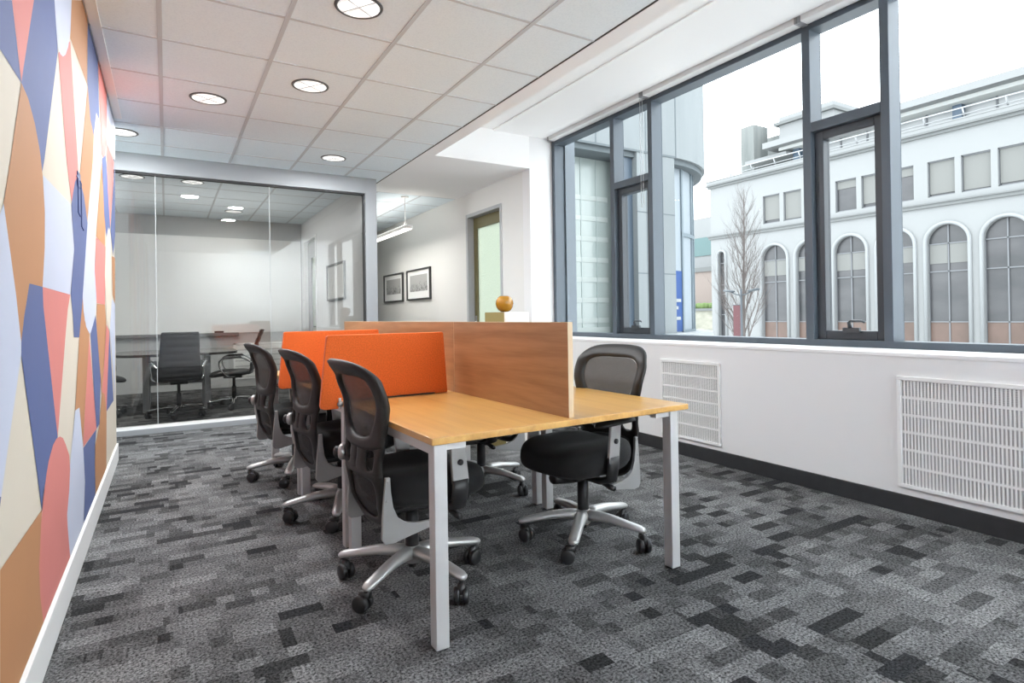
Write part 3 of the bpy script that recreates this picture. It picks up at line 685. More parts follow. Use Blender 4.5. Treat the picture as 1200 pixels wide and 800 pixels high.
def picture(y0, y1, z0, z1, x, label, pm, group=None):
    t = empty('framed_print', (x, (y0 + y1)/2, (z0 + z1)/2)); tag(t, label, 'picture', group)
    w, h = (y1 - y0)/2, (z1 - z0)/2; fw = 0.028
    f = MB(); f.box((-0.035, -w, -h), (0, w, -h + fw)); f.box((-0.035, -w, h - fw), (0, w, h)); f.box((-0.035, -w, -h + fw), (0, -w + fw, h - fw)); f.box((-0.035, w - fw, -h + fw), (0, w, h - fw))
    f.build('frame', M['pic_frame'], t, 0.002)
    MB().box((-0.014, -w + fw, -h + fw), (-0.004, w - fw, h - fw)).build('mat_board', M['mat_board'], t)
    MB().box((-0.0155, -w*0.74, -h*0.44), (-0.0142, w*0.74, h*0.62)).build('print', pm, t)
picture(8.615, 9.66, 1.435, 1.955, XCOR, 'framed grey city print nearer the corridor door', M['print_a'], 'framed prints on the corridor wall')
picture(9.86, 10.90, 1.43, 1.952, XCOR, 'framed hazy grey print farther down the corridor wall', M['print_b'], 'framed prints on the corridor wall')
t = empty('framed_board', (2.12, 8.50, 1.68)); tag(t, 'pale framed board on the meeting room\'s right wall', 'framed board')
f = MB(); w, h, fw = 0.50, 0.265, 0.025
f.box((-0.03, -w, -h), (0, w, -h + fw)); f.box((-0.03, -w, h - fw), (0, w, h)); f.box((-0.03, -w, -h + fw), (0, -w + fw, h - fw)); f.box((-0.03, w - fw, -h + fw), (0, w, h - fw)); f.build('frame', M['ledge'], t)
MB().box((-0.012, -w + fw, -h + fw), (-0.004, w - fw, h - fw)).build('board', M['board'], t)

# wall grilles
def grille(y0, y1, z0, z1, label):
    t = empty('wall_grille', (XS, y0, z0)); tag(t, label, 'vent grille', 'perforated grilles below the window')
    W, H = y1 - y0, z1 - z0; bd = 0.022
    MB().box((-0.006, bd*0.6, bd*0.6), (-0.002, W - bd*0.6, H - bd*0.6)).build('perforated_sheet', M['perf'], t)
    f = MB()
    f.box((-0.016, 0, 0), (0, W, bd)); f.box((-0.016, 0, H - bd), (0, W, H)); f.box((-0.016, 0, bd), (0, bd, H - bd)); f.box((-0.016, W - bd, bd), (0, W, H - bd))
    f.build('border_frame', M['grille'], t, 0.002)
    b = MB(); n = 6; rh = (H - 2*bd)/n
    for i in range(1, n): b.box((-0.011, bd, bd + i*rh - 0.007), (-0.002, W - bd, bd + i*rh + 0.007))
    k = 33; st = (W - 2*bd)/k
    for i in range(k + 1): b.box((-0.010, bd + i*st - st*0.24, bd), (-0.002, bd + i*st + st*0.24, H - bd))
    b.build('slat_bars', M['grille'], t)
grille(1.127, 1.737, 0.147, 0.777, 'white perforated wall grille cut by the photo\'s right edge')
grille(2.977, 3.588, 0.139, 0.770, 'white perforated wall grille behind the desk\'s right front leg')
t = empty('wall_grille', (0.98, YB, 0.13)); tag(t, 'pale slatted grille low on the meeting room\'s back wall', 'vent grille')
b = MB(); b.box((0, -0.02, 0), (1.0, 0, 0.03)); b.box((0, -0.02, 0.59), (1.0, 0, 0.62)); b.box((0, -0.02, 0), (0.03, 0, 0.62)); b.box((0.97, -0.02, 0), (1.0, 0, 0.62)); b.build('border_frame', M['grille'], t)
b = MB()
for i in range(6): b.box((0.03, -0.015, 0.04 + i*0.093), (0.97, -0.004, 0.118 + i*0.093))
b.build('slat_bars', M['board'], t)

# roller blind fascias over the window with brackets and one chain
bl = [(4.05, 5.60, 'roller blind cassette over the window\'s far left bays, bead chain hanging'), (2.475, 4.045, 'roller blind cassette above the wide middle window pane'), (0.90, 2.47, 'roller blind cassette above the right-hand bays, cut by the photo\'s edge')]
for i, (a, b, lab) in enumerate(bl):
    t = empty('roller_blind', (3.85, a, 3.19)); tag(t, lab, 'roller blind', 'roller blind cassettes over the window')
    w = b - a
    MB().box((0.0, 0.02, 0.0), (0.09, w - 0.02, 0.048)).build('fascia', M['blind'], t, 0.004)
    for y in (0.0, w - 0.018): MB().box((-0.006, y, -0.006), (0.094, y + 0.018, 0.045)).build('end_bracket', M['bracket'], t)
    if i == 0:
        c = MB()
        for q in (0.0, 0.030): c.tube([(0.03, 0.012 + q, 0.0), (0.03, 0.012 + q, -1.0)], 0.0028, 6)
        c.tube([(0.03, 0.012, -1.0), (0.03, 0.018, -1.03), (0.03, 0.036, -1.03), (0.03, 0.042, -1.0)], 0.0028, 6)
        c.build('bead_chain', M['chain'], t)

# ------------------------------------------------------------------ cabinet with the amber globe
cab = empty('side_cabinet', (2.49, 4.30, 0)); tag(cab, 'narrow olive and cream cabinet behind the wooden desk divider', 'cabinet')
MB().box((0, 0.018, 0.0), (0.24, 0.37, 1.185)).build('carcass', M['olive'], cab, 0.003)
MB().box((0, 0, 0.02), (0.24, 0.018, 1.185)).build('door', M['cream'], cab, 0.002)
gl = MB()
pr_ = [(0.001, 0.0), (0.03, 0.001), (0.055, 0.016), (0.072, 0.042), (0.079, 0.072), (0.076, 0.100), (0.062, 0.126), (0.045, 0.139), (0.040, 0.141), (0.042, 0.136), (0.058, 0.122), (0.071, 0.098), (0.074, 0.072), (0.067, 0.043), (0.05, 0.018), (0.001, 0.006)]
globe = gl.lathe(pr_, 40).build('glass_globe_vase', M['amber'], None, loc=(2.555, 4.42, 1.186))
tag(globe, 'round amber glass vase standing on the narrow cabinet', 'vase')

# added fill lights without any fittings, then the corridor pendant's own light
def area(name, loc, rot, sx, sy, e, col=(0.90, 0.97, 1.0)):
    ld = bpy.data.lights.new(name, 'AREA'); ld.shape = 'RECTANGLE'; ld.size = sx; ld.size_y = sy; ld.energy = e; ld.color = col
    lo = bpy.data.objects.new(name, ld); COL.objects.link(lo); lo.location = loc; lo.rotation_euler = rot
area('rear_fill_light', (2.5, -1.5, 2.80), (R(-50), 0, 0), 2.0, 0.25, REAR_FILL)  # added fill lamp behind the camera, brightens the rear wall
area('hall_fill_light', (-3.12, YM + 0.55, 1.55), (0, R(-90), 0), 2.1, 1.0, HALL_FILL)  # added lamp that boosts the light from the side hall
area('meeting_fill_light', (0.3, 9.0, 2.2), (R(180), 0, 0), 2.6, 2.0, 6, (1, 0.97, 0.93))  # added lamp with no fitting, lifts the meeting room ceiling
area('pendant_downlight', (2.917, 8.9, 2.37), (0, 0, 0), 0.09, 2.4, 13, (1, 0.97, 0.92))
area('pendant_uplight', (2.917, 8.9, 2.45), (R(180), 0, 0), 0.09, 2.4, 2.2, (1, 0.97, 0.92))
# ------------------------------------------------------------------ desks
DA = R(1.5); DO = Vector((0.773, 1.843, 0)); U = 1.04
def desk_xy(u, v): return (DO.x + u*math.cos(DA) - v*math.sin(DA), DO.y + u*math.sin(DA) + v*math.cos(DA))
desk_labels = ['nearest bench desk section, oak top and silver legs, its front end bare', 'middle bench desk section between the two orange screens', 'farthest bench desk section behind the second orange screen']
for k in range(3):
    x, y = desk_xy(0, U*k)
    t = empty('bench_desk', (x, y, 0), DA); tag(t, desk_labels[k], 'desk', 'bench desk sections in a row')
    MB().box((0, 0, 0.715), (1.275, U - 0.003, 0.740)).build('tabletop', M['oak'], t, 0.002)
    v0 = 0.014 if k == 0 else 0.05
    v1 = U - 0.055 if k < 2 else U - 0.065
    for (a, b) in ((0.012, v0), (1.172, v0), (0.012, v1), (1.172, v1)):
        lg = MB().box((a, b, 0.006), (a + 0.05, b + 0.05, 0.715)).build('leg', M['leg'], t, 0.003)
        MB().box((a + 0.008, b + 0.008, 0.0), (a + 0.042, b + 0.042, 0.006)).build('foot', M['blk_plastic'], lg)
    rb = MB()
    for a in (0.017, 1.177): rb.box((a, v0 + 0.05, 0.675), (a + 0.04, v1, 0.715))
    for b in (v0, v1): rb.box((0.062, b + 0.008, 0.690), (0.14, b + 0.042, 0.714)); rb.box((1.09, b + 0.008, 0.690), (1.172, b + 0.042, 0.714))
    rb.box((0.062, 0.30, 0.675), (1.172, 0.34, 0.714)); rb.box((0.062, 0.72, 0.675), (1.172, 0.76, 0.714))
    rb.build('under_frame', M['leg'], t)
for (v0, v1, lab) in ((0.03, 1.048, 'nearer wood-grain divider panel standing along the desk\'s centre'), (1.051, 3.13, 'long farther wood-grain divider panel behind the orange screens')):
    x, y = desk_xy(0.623, v0)
    t = empty('desk_divider', (x, y, 0.7405), DA); tag(t, lab, 'desk divider', 'wooden panels along the desk centre')
    W = v1 - v0
    MB().box((-0.012, 0.002, 0), (0.012, W, 0.383)).build('panel', M['cherry'], t)
    MB().box((-0.012, 0, 0), (0.012, 0.002, 0.385)).box((-0.012, 0.002, 0.383), (0.012, W, 0.385)).build('edge_band', M['band'], t)
for (v, lab) in ((1.070, 'front orange felt desk screen, overhanging the desk\'s left edge'), (2.115, 'rear orange felt desk screen, partly hidden behind the front one')):
    x, y = desk_xy(0, v)
    t = empty('desk_screen', (x, y, 0.7405), DA); tag(t, lab, 'desk screen', 'orange felt desk screens')
    o = [(-0.085, -0.034), (-0.020, -0.034), (-0.012, -0.030), (-0.006, 0.006), (0.500, 0.006), (0.508, 0.0), (0.572, 0.0), (0.578, 0.004), (0.558, 0.325), (0.551, 0.331), (-0.063, 0.331), (-0.071, 0.324), (-0.106, -0.012), (-0.102, -0.028)]
    MB().prism(o, lambda a, b, w: (a, w, b), 0.028).build('felt_panel', M['felt'], t, 0.005, 3)
    cl = MB()
    cl.box((0.02, -0.004, 0.0), (0.50, 0.032, 0.005))
    cl.build('base_bracket', M['blk_plastic'], t)
    MB().box((-0.018, -0.006, -0.034), (-0.006, 0.034, 0.020)).tube([(-0.012, -0.012, -0.01), (-0.012, -0.006, -0.01)], 0.014, 14).build('clamp', M['silver'], t)

# ------------------------------------------------------------------ mesh task chair (faces +x, origin on the floor under the column)
def bez(p, n=10):
    """Catmull-Rom through points"""
    P = [Vector(q) for q in p]; out = []
    for i in range(len(P) - 1):
        a, b, c, d = P[max(i-1, 0)], P[i], P[i+1], P[min(i+2, len(P)-1)]
        for k in range(n):
            t = k / n
            out.append(0.5*((2*b) + (c - a)*t + (2*a - 5*b + 4*c - d)*t*t + (3*b - a - 3*c + d)*t**3))
    out.append(P[-1]); return out
def lerp_tab(tab, z):
    if z <= tab[0][0]: return tab[0][1]
    for (z0, v0), (z1, v1) in zip(tab, tab[1:]):
        if z <= z1:
            t = (z - z0)/(z1 - z0); t = t*t*(3 - 2*t)*0.5 + t*0.5; return v0 + (v1 - v0)*t
    return tab[-1][1]
BX = [(0.295, -0.180), (0.40, -0.222), (0.55, -0.245), (0.67, -0.232), (0.79, -0.238), (0.90, -0.272), (0.985, -0.325)]
def bp(y, z, off=0.0):
    """point on the curved back shell: wraps forward toward the sides"""
    return Vector((lerp_tab(BX, z) + 0.62*y*y + off, y, z))
def loop_pts(pts2, n=9):
    q = pts2 + [pts2[0]]
    c = [Vector((a, b, 0)) for a, b in pts2]; out = []; m = len(c)
    for i in range(m):
        a, b, d, e = c[i-1], c[i], c[(i+1) % m], c[(i+2) % m]
        for k in range(n):
            t = k/n
            v = 0.5*((2*b) + (d - a)*t + (2*a - 5*b + 4*d - e)*t*t + (3*b - a - 3*d + e)*t**3)
            out.append((v.x, v.y))
    return out
def ring_between(mb, outer, inner, th=0.016, off=0.0):
    """rounded frame between two outlines (same count) on the back shell"""
    n = len(outer); K = 10; vs = []; fs = []
    for i in range(n):
        (oy, oz), (iy, iz) = outer[i], inner[i]
        for k in range(K):
            a = 2*PI*k/K
            s = 0.5 - 0.5*math.cos(a); w = math.sin(a)
            w = math.copysign(abs(w)**0.6, w)
            p = bp(oy + (iy - oy)*s, oz + (iz - oz)*s, off + w*th)
            vs.append(p)
    for i in range(n):
        j = (i + 1) % n
        for k in range(K): fs.append((i*K+k, i*K+(k+1) % K, j*K+(k+1) % K, j*K+k))
    mb._new(vs, fs, True)
def fan_fill(mb, outline, cy, cz, off=0.0, rings=7):
    n = len(outline); vs = [bp(cy, cz, off)]; fs = []
    for r in range(1, rings + 1):
        t = r / rings
        for (y, z) in outline: vs.append(bp(cy + (y - cy)*t, cz + (z - cz)*t, off))
    for i in range(n): fs.append((0, 1 + i, 1 + (i+1) % n))
    for r in range(rings - 1):
        for i in range(n):
            j = (i + 1) % n; a = 1 + r*n; b = 1 + (r+1)*n
            fs.append((a+i, b+i, b+j, a+j))
    mb._new(vs, fs, True)

def make_caster(parent, x, y, ang):
    c = MB()
    ca, sa = math.cos(ang), math.sin(ang)
    mx = Matrix.Translation((x, y, 0)) @ Matrix.Rotation(ang, 4, 'Z')
    off = -0.026
    for s in (-1, 1):
        a, b = mx @ Vector((off, s*0.006, 0.034)), mx @ Vector((off, s*0.030, 0.034))
        t = (b - a).normalized()
        c.tube([a, a + t*0.003, b - t*0.004, b], [0.030, 0.034, 0.034, 0.028], 20)
    c.tube([mx @ Vector((off - 0.012, 0, 0.040)), mx @ Vector((off, 0, 0.066)), mx @ Vector((0.008, 0, 0.068))], [0.017, 0.019, 0.016], 12)
    c.cyl((x, y, 0.055), (x, y, 0.092), 0.012, 12)
    c.build('caster', M['blk_plastic'], parent)
def star_base(parent, rot, r=0.315, m=None, hub_z=0.120, tip_z=0.090, thick=1.22, casters=(20, 200, 100, 310, 60)):
    b = MB()
    b.lathe([(0.0, hub_z - 0.045), (0.03, hub_z - 0.045), (0.042, hub_z - 0.03), (0.048, hub_z), (0.042, hub_z + 0.022), (0.032, hub_z + 0.03), (0.0, hub_z + 0.03)], 30)
    pts = []
    for k in range(5):
        a = rot + k*2*PI/5; ca, sa = math.cos(a), math.sin(a)
        prof = [(0.02, hub_z, 0.030, 0.024), (0.08, hub_z + 0.006, 0.026, 0.021), (0.16, hub_z + 0.004, 0.0235, 0.0175), (0.24, hub_z - 0.008, 0.0225, 0.015), (r - 0.01, tip_z + 0.012, 0.022, 0.0135), (r + 0.012, tip_z + 0.006, 0.017, 0.011), (r + 0.020, tip_z + 0.004, 0.008, 0.006)]
        b.tube([(q[0]*ca, q[0]*sa, q[1]) for q in prof], [(q[3]*thick, q[2]*thick) for q in prof], 16, up=(0, 0, 1))
        pts.append((r*ca, r*sa))
    base = b.build('star_base', m or M['silver'], parent)
    for i, (x, y) in enumerate(pts): make_caster(parent, x, y, R(casters[i]))
    return base

def make_task_chair(base_rot=0.0, casters=(20, 200, 100, 310, 60)):
    t = empty('task_chair')
    star_base(t, base_rot, casters=casters)
    MB().cyl((0, 0, 0.055), (0, 0, 0.10), 0.018, 16).cyl((0, 0, 0.12), (0, 0, 0.30), 0.029, 24).cyl((0, 0, 0.29), (0, 0, 0.33), 0.024, 20).build('gas_column', M['blk_plastic'], t)
    mech = MB(); mech.box((-0.13, -0.075, 0.322), (0.13, 0.075, 0.372)).box((-0.17, -0.11, 0.350), (0.17, 0.11, 0.374))
    mech.tube([(0.03, 0.0, 0.340), (0.10, -0.02, 0.335), (0.20, -0.03, 0.338)], [0.045, 0.04, 0.028], 12)
    mech.build('mechanism', M['blk_plastic'], t, 0.012)
    for sy in (-1, 1):
        MB().tube([(0.07, sy*0.07, 0.345), (0.075, sy*0.19, 0.340), (0.08, sy*0.215, 0.336)], 0.006, 8).tube([(0.08, sy*0.20, 0.339), (0.083, sy*0.25, 0.330), (0.085, sy*0.275, 0.328)], [0.010, 0.014, 0.012], 12).build('lever', M['blk_plastic'], t)
    # seat: thick cushion with waterfall front, thigh swells and a scooped centre
    sb = MB(); nu, nv = 28, 24
    def outline(u):   # u -1..1 front/back ; superellipse half width
        return 0.0
    top = []; n = 44
    rings = []
    def seat_ring(scale, z, dx=0.0):
        g = []
        for i in range(n):
            a = 2*PI*i/n; c, s = math.cos(a), math.sin(a)
            e = 0.62
            x = math.copysign(abs(c)**e, c)*0.255*scale; y = math.copysign(abs(s)**e, s)*0.255*scale
            y *= 1.0 - 0.10*max(0, -x/0.255)          # narrower at the back
            fx = max(0, (x - 0.06)/0.2)
            zz = z
            zz -= 0.045*fx*fx*(1 if z > 0.42 else 0.3)  # waterfall front
            if z > 0.48:
                zz += 0.020*math.exp(-((abs(y) - 0.15)/0.07)**2)*(0.5 + x) - 0.010*math.exp(-(y/0.08)**2)
            g.append(Vector((x + 0.045 + dx, y, zz)))
        return g
    for sc, z in ((0.05, 0.368), (0.6, 0.367), (0.82, 0.376), (0.94, 0.398), (1.0, 0.432), (1.0, 0.470), (0.97, 0.496), (0.89, 0.510), (0.70, 0.515), (0.45, 0.513), (0.22, 0.510), (0.04, 0.509)):
        rings.append(seat_ring(sc, z))
    sb.loft(rings).build('seat', M['blk_fabric'], t, sub=1)
    # backrest frame: wide upper ring, narrow waist, lower ring
    up_o = [(0.0, 0.988), (0.10, 0.985), (0.17, 0.972), (0.216, 0.940), (0.238, 0.885), (0.236, 0.83), (0.222, 0.77), (0.204, 0.715), (0.194, 0.665), (0.10, 0.650), (0.0, 0.648)]
    up_i = [(0.0, 0.918), (0.08, 0.918), (0.135, 0.911), (0.168, 0.890), (0.178, 0.855), (0.172, 0.81), (0.154, 0.77), (0.132, 0.735), (0.100, 0.708), (0.05, 0.693), (0.0, 0.690)]
    stretch = lambda l: [(y, z if z > 0.9 else 0.9 - (0.9 - z)*1.13) for y, z in l]
    mir = lambda l: stretch(l + [(-y, z) for y, z in l[1:-1]][::-1])
    lo_o = [(0.0, 0.580), (0.10, 0.580), (0.186, 0.575), (0.186, 0.54), (0.183, 0.49), (0.174, 0.44), (0.150, 0.395), (0.09, 0.368), (0.0, 0.360)]
    lo_i = [(0.0, 0.548), (0.07, 0.547), (0.118, 0.540), (0.136, 0.522), (0.138, 0.49), (0.132, 0.455), (0.116, 0.422), (0.07, 0.398), (0.0, 0.392)]
    O, I = loop_pts(mir(up_o)), loop_pts(mir(up_i)); O2, I2 = loop_pts(mir(lo_o)), loop_pts(mir(lo_i))
    fb = MB(); ring_between(fb, O, I, 0.018); ring_between(fb, O2, I2, 0.014)
    for s in (-1, 1):      # waist web with an oval opening on each side
        wo = loop_pts(stretch([(s*0.0, 0.672), (s*0.10, 0.674), (s*0.192, 0.680), (s*0.190, 0.62), (s*0.187, 0.562), (s*0.10, 0.560), (s*0.0, 0.560), (s*0.0, 0.615)]))
        wi = loop_pts(stretch([(s*0.085, 0.640), (s*0.11, 0.652), (s*0.140, 0.645), (s*0.150, 0.615), (s*0.140, 0.588), (s*0.11, 0.580), (s*0.085, 0.592), (s*0.076, 0.615)]))
        ring_between(fb, wo, wi, 0.013)
    fb.build('backrest_frame', M['frame_plastic'], t)
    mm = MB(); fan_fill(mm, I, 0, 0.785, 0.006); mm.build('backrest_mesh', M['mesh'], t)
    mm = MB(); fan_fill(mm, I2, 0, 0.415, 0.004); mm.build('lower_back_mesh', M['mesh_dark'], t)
    # side brackets carrying the back, lumbar knobs
    for s in (-1, 1):
        br = MB()
        q = [(-0.206, 0.520), (-0.187, 0.520), (-0.184, 0.46), (-0.175, 0.40), (-0.156, 0.356), (-0.122, 0.330), (-0.07, 0.317), (0.0, 0.313), (0.032, 0.306), (0.032, 0.293), (-0.02, 0.285), (-0.10, 0.271), (-0.170, 0.257), (-0.210, 0.260), (-0.224, 0.280), (-0.220, 0.36), (-0.213, 0.44)]
        br.prism(q, lambda a, b, w: (a, s*(0.184 + w*1.0), b), 0.016)
        for qq in ((-0.198, 0.505), (-0.203, 0.43)): br.tube([(qq[0], s*0.199, qq[1]), (qq[0], s*0.203, qq[1])], 0.006, 10)
        br.build('back_bracket', M['shaded_silver'], t, 0.006, 3)
        if s < 0: continue
        kn = MB(); ctr = bp(s*0.186, 0.560, -0.004); d = Vector((-0.80, s*0.60, 0))
        kn.tube([ctr, ctr + d*0.022, ctr + d*0.028], [0.036, 0.036, 0.030], 24)
        k0 = kn.build('knob_collar', M['silver'], t)
        MB().tube([ctr + d*0.024, ctr + d*0.046, ctr + d*0.052], [0.026, 0.025, 0.018], 24).build('lumbar_knob', M['blk_plastic'], k0)
        st = MB(); st.tube([bp(s*0.188, 0.56, -0.006), bp(s*0.194, 0.50, -0.012), bp(s*0.194, 0.42, -0.012), bp(s*0.190, 0.34, 0.0)], [(0.012, 0.008), (0.013, 0.008), (0.014, 0.009), (0.012, 0.008)], 12)
        st.build('back_strut', M['silver'], t)
    # height adjustable T arms
    for s in (-1, 1):
        a = MB()
        q = [(0.055, 0.43), (0.125, 0.43), (0.128, 0.48), (0.118, 0.56), (0.112, 0.632), (0.040, 0.632), (0.045, 0.56), (0.052, 0.48)]
        a.prism(q, lambda u, v, w: (u, s*(0.268 + w - 0.02*(0.63 - v)), v), 0.018)
        arm = a.build('armrest', M['silver'], t, 0.005, 3)
        MB().tube([(0.088, s*0.10, 0.352), (0.088, s*0.20, 0.350), (0.089, s*0.262, 0.375), (0.090, s*0.273, 0.440), (0.090, s*0.275, 0.482)], [(0.014, 0.032), (0.016, 0.034), (0.022, 0.036), (0.018, 0.040), (0.016, 0.040)], 16).build('arm_sleeve', M['blk_plastic'], arm)
        MB().tube([(0.084, s*0.284, 0.555), (0.084, s*0.292, 0.555)], 0.0125, 16).build('arm_button', M['blk_plastic'], arm)
        p = MB(); p.tube([(-0.055, s*0.272, 0.640), (-0.045, s*0.272, 0.642), (0.02, s*0.275, 0.645), (0.10, s*0.277, 0.645), (0.175, s*0.270, 0.640), (0.200, s*0.264, 0.632)], [(0.008, 0.020), (0.014, 0.036), (0.016, 0.044), (0.016, 0.045), (0.014, 0.036), (0.006, 0.016)], 18, up=(0, 0, 1))
        p.build('arm_pad', M['blk_plastic'], arm)
    return t

def place(o, x, y, rz, label, cat, group):
    o.location = (x, y, 0); o.rotation_euler = (0, 0, rz); tag(o, label, cat, group)
def spin_base(chair, rot, seed):
    rnd = random.Random(seed)
    for ch in chair.children:
        if ch.name.startswith(('star_base', 'caster')): ch.rotation_euler = (0, 0, rot)
chair = make_task_chair(0.0)
chairs = [(0.925, 2.45, R(5), R(-5), 'nearest left black mesh task chair, beside the front desk leg'),
          (0.890, 3.50, R(7), R(27), 'middle of the three left mesh chairs, before the front orange screen'),
          (0.815, 4.52, R(8), R(26), 'farthest left mesh chair, beyond the rear orange screen'),
          (1.845, 2.41, R(191), R(-191 + 8), 'nearest right mesh task chair, facing left beside the window'),
          (1.812, 3.48, R(186), R(-181 + 5), 'second right mesh chair, mostly hidden behind the wooden divider')]
for i, (x, y, rz, br, lab) in enumerate(chairs):
    o = chair if i == 0 else copy_tree(chair)
    place(o, x, y, rz, lab, 'office chair', 'mesh task chairs at the bench desks'); spin_base(o, br, i)
    if i >= 3:      # the window-side chairs carry no lumbar knob on the side facing the aisle
        for ch in [c for c in o.children if c.name.startswith(('knob_collar', 'back_strut'))]:
            for g in list(ch.children): bpy.data.objects.remove(g)
            bpy.data.objects.remove(ch)

# ------------------------------------------------------------------ meeting room furniture
t = empty('conference_table', (0.13, 9.0, 0)); tag(t, 'dark boat-shaped conference table behind the glass partition', 'table')
o = []
for k in range(40):
    a = 2*PI*k/40; c, s = math.cos(a), math.sin(a)
    o.append((math.copysign(abs(c)**0.45, c)*0.70, math.copysign(abs(s)**0.45, s)*0.62))
MB().prism(o, lambda a, b, w: (a, b, 0.708 + w), 0.032).build('tabletop', M['dark_top'], t, 0.004)
for x in (-0.36, 0.33): MB().box((x - 0.035, -0.38, 0), (x + 0.035, 0.38, 0.708)).build('panel_leg', M['panel_grey'], t, 0.004)
MB().box((-0.325, -0.015, 0.30), (0.295, 0.015, 0.62)).build('modesty_panel', M['panel_grey'], t)

def make_leather_chair():
    t = empty('leather_chair')
    star_base(t, R(18), 0.31, M['chrome'], 0.11, 0.085, 0.8)
    MB().cyl((0, 0, 0.12), (0, 0, 0.28), 0.028, 20).cyl((0, 0, 0.27), (0, 0, 0.41), 0.018, 16).build('gas_column', M['blk_plastic'], t)
    MB().box((-0.10, -0.09, 0.39), (0.12, 0.09, 0.425)).tube([(0.03, 0, 0.40), (0.05, -0.25, 0.40)], 0.006, 8).build('mechanism', M['blk_plastic'], t, 0.01)
    s = MB(); rings = []
    for sc, z in ((0.1, 0.425), (0.9, 0.425), (1.0, 0.445), (1.0, 0.475), (0.9, 0.495), (0.1, 0.498)):
        g = []
        for i in range(36):
            a = 2*PI*i/36; c, q = math.cos(a), math.sin(a)
            x = math.copysign(abs(c)**0.5, c)*0.25*sc; y = math.copysign(abs(q)**0.5, q)*0.25*sc
            g.append(Vector((x + 0.04, y, z - 0.03*max(0, (x - 0.1)/0.15))))
        rings.append(g)
    s.loft(rings).build('seat', M['leather'], t, sub=1)
    # tall tapered back made of stitched horizontal pads
    b = MB(); path = [(-0.20, 0.44), (-0.225, 0.50), (-0.235, 0.60), (-0.25, 0.72), (-0.285, 0.84), (-0.335, 0.97), (-0.355, 1.02)]
    rings = []; N = 60
    for k in range(N + 1):
        u = k/N*(len(path) - 1); i = min(int(u), len(path) - 2); f = u - i
        x = path[i][0]*(1-f) + path[i+1][0]*f; z = path[i][1]*(1-f) + path[i+1][1]*f
        hw = 0.235 - 0.045*(k/N); th = 0.022 + 0.007*abs(math.sin(PI*(k/N)*9))
        if k in (0, N): th *= 0.4; hw *= 0.95
        ring = []
        for j in range(24):
            a = 2*PI*j/24; c, q = math.cos(a), math.sin(a)
            y = math.copysign(abs(c)**0.45, c)*hw
            ring.append(Vector((x + q*th + 0.35*y*y, y, z)))
        rings.append(ring)
    b.loft(rings).build('backrest', M['leather'], t)
    for sy in (-1, 1):
        a = MB(); a.tube(bez([(-0.215, sy*0.235, 0.60), (-0.10, sy*0.285, 0.665), (0.08, sy*0.290, 0.655), (0.145, sy*0.288, 0.635), (0.15, sy*0.285, 0.56), (0.10, sy*0.275, 0.46), (0.04, sy*0.23, 0.425), (-0.02, sy*0.12, 0.415)], 6), 0.011, 10)
        arm = a.build('armrest', M['chrome'], t)
        MB().tube([(-0.11, sy*0.286, 0.668), (-0.09, sy*0.286, 0.676), (0.09, sy*0.290, 0.668), (0.13, sy*0.288, 0.654)], [(0.006, 0.012), (0.012, 0.024), (0.012, 0.024), (0.006, 0.012)], 12, up=(0, 0, 1)).build('arm_pad', M['leather'], arm)
    return t
lc = make_leather_chair()
for i, (x, y, rz, lab) in enumerate(((0.12, 8.10, R(93), 'black leather meeting chair with its back to the glass partition'), (0.76, 8.50, R(172), 'black leather meeting chair at the table\'s right end, facing left'), (-0.73, 8.62, R(10), 'black leather meeting chair at the left, mostly hidden by the mural wall'))):
    o = lc if i == 0 else copy_tree(lc)
    place(o, x, y, rz, lab, 'office chair', 'leather chairs round the conference table')
# ------------------------------------------------------------------ outside
GZ = -3.6
struct(bx('ground', M['street'], (-40, -70, GZ - 0.2), (130, 140, GZ)))

# white building across the street
WX = 40.0; WE = 33.85; WS = -16.0; PT = 12.24
ow = empty('white_office_building', (WX, 12, GZ)); tag(ow, 'long white building with tall arched windows across the street', 'building')
arches = [(32.75, 0.325)] + [(27.88 - 2.86*k, 1.05) for k in range(0, 15)]
wins = [(a + g, 0.71) for g in (26.33, 20.63, 14.95, 9.27, 3.59, -2.09, -7.77) for a in (1.745, 0.0, -1.745)]
P0 = Vector((WX, 12, GZ))
def arch_loop(c, r, z0, spr, n=14):
    return [(c - r, z0)] + [(c - r*math.cos(PI*k/n), spr + r*math.sin(PI*k/n)) for k in range(n + 1)] + [(c + r, z0)]
loops = [[(WS, GZ), (WE, GZ), (WE, PT), (WS, PT)]]
for c, r in arches: loops.append(arch_loop(c, r, -1.2, 6.19 - r))
for c, w in wins: loops.append([(c - w, 7.93), (c + w, 7.93), (c + w, 10.09), (c - w, 10.09)])
ext = lambda x0: (lambda u, v, w: (x0 - WX + w, u - 12, v - GZ))
MB().prism(loops, ext(WX), 0.35).build('wall', M['stucco'], ow)
MB().box((0.45, WS - 12, 0), (3.0, WE - 12, PT - GZ - 0.3)).build('core', M['pane'], ow)
mb = MB()
def strip(z0, z1, d): mb.box((-d, WS - 12, z0 - GZ), (0.1, WE - 12 + d, z1 - GZ))
strip(11.62, 11.80, 0.16); strip(11.80, 11.92, 0.30); strip(7.30, 7.50, 0.14); strip(7.50, 7.58, 0.22)
mb.build('cornice', M['mould'], ow)
mb = MB(); mb.box((-0.22, WS - 12, 11.92 - GZ), (0.5, WE - 12 + 0.2, PT - GZ)); mb.box((-0.26, WS - 12, PT - 0.07 - GZ), (0.5, WE - 12 + 0.24, PT - GZ)); mb.build('parapet', M['stucco'], ow)
rnd = random.Random(5)
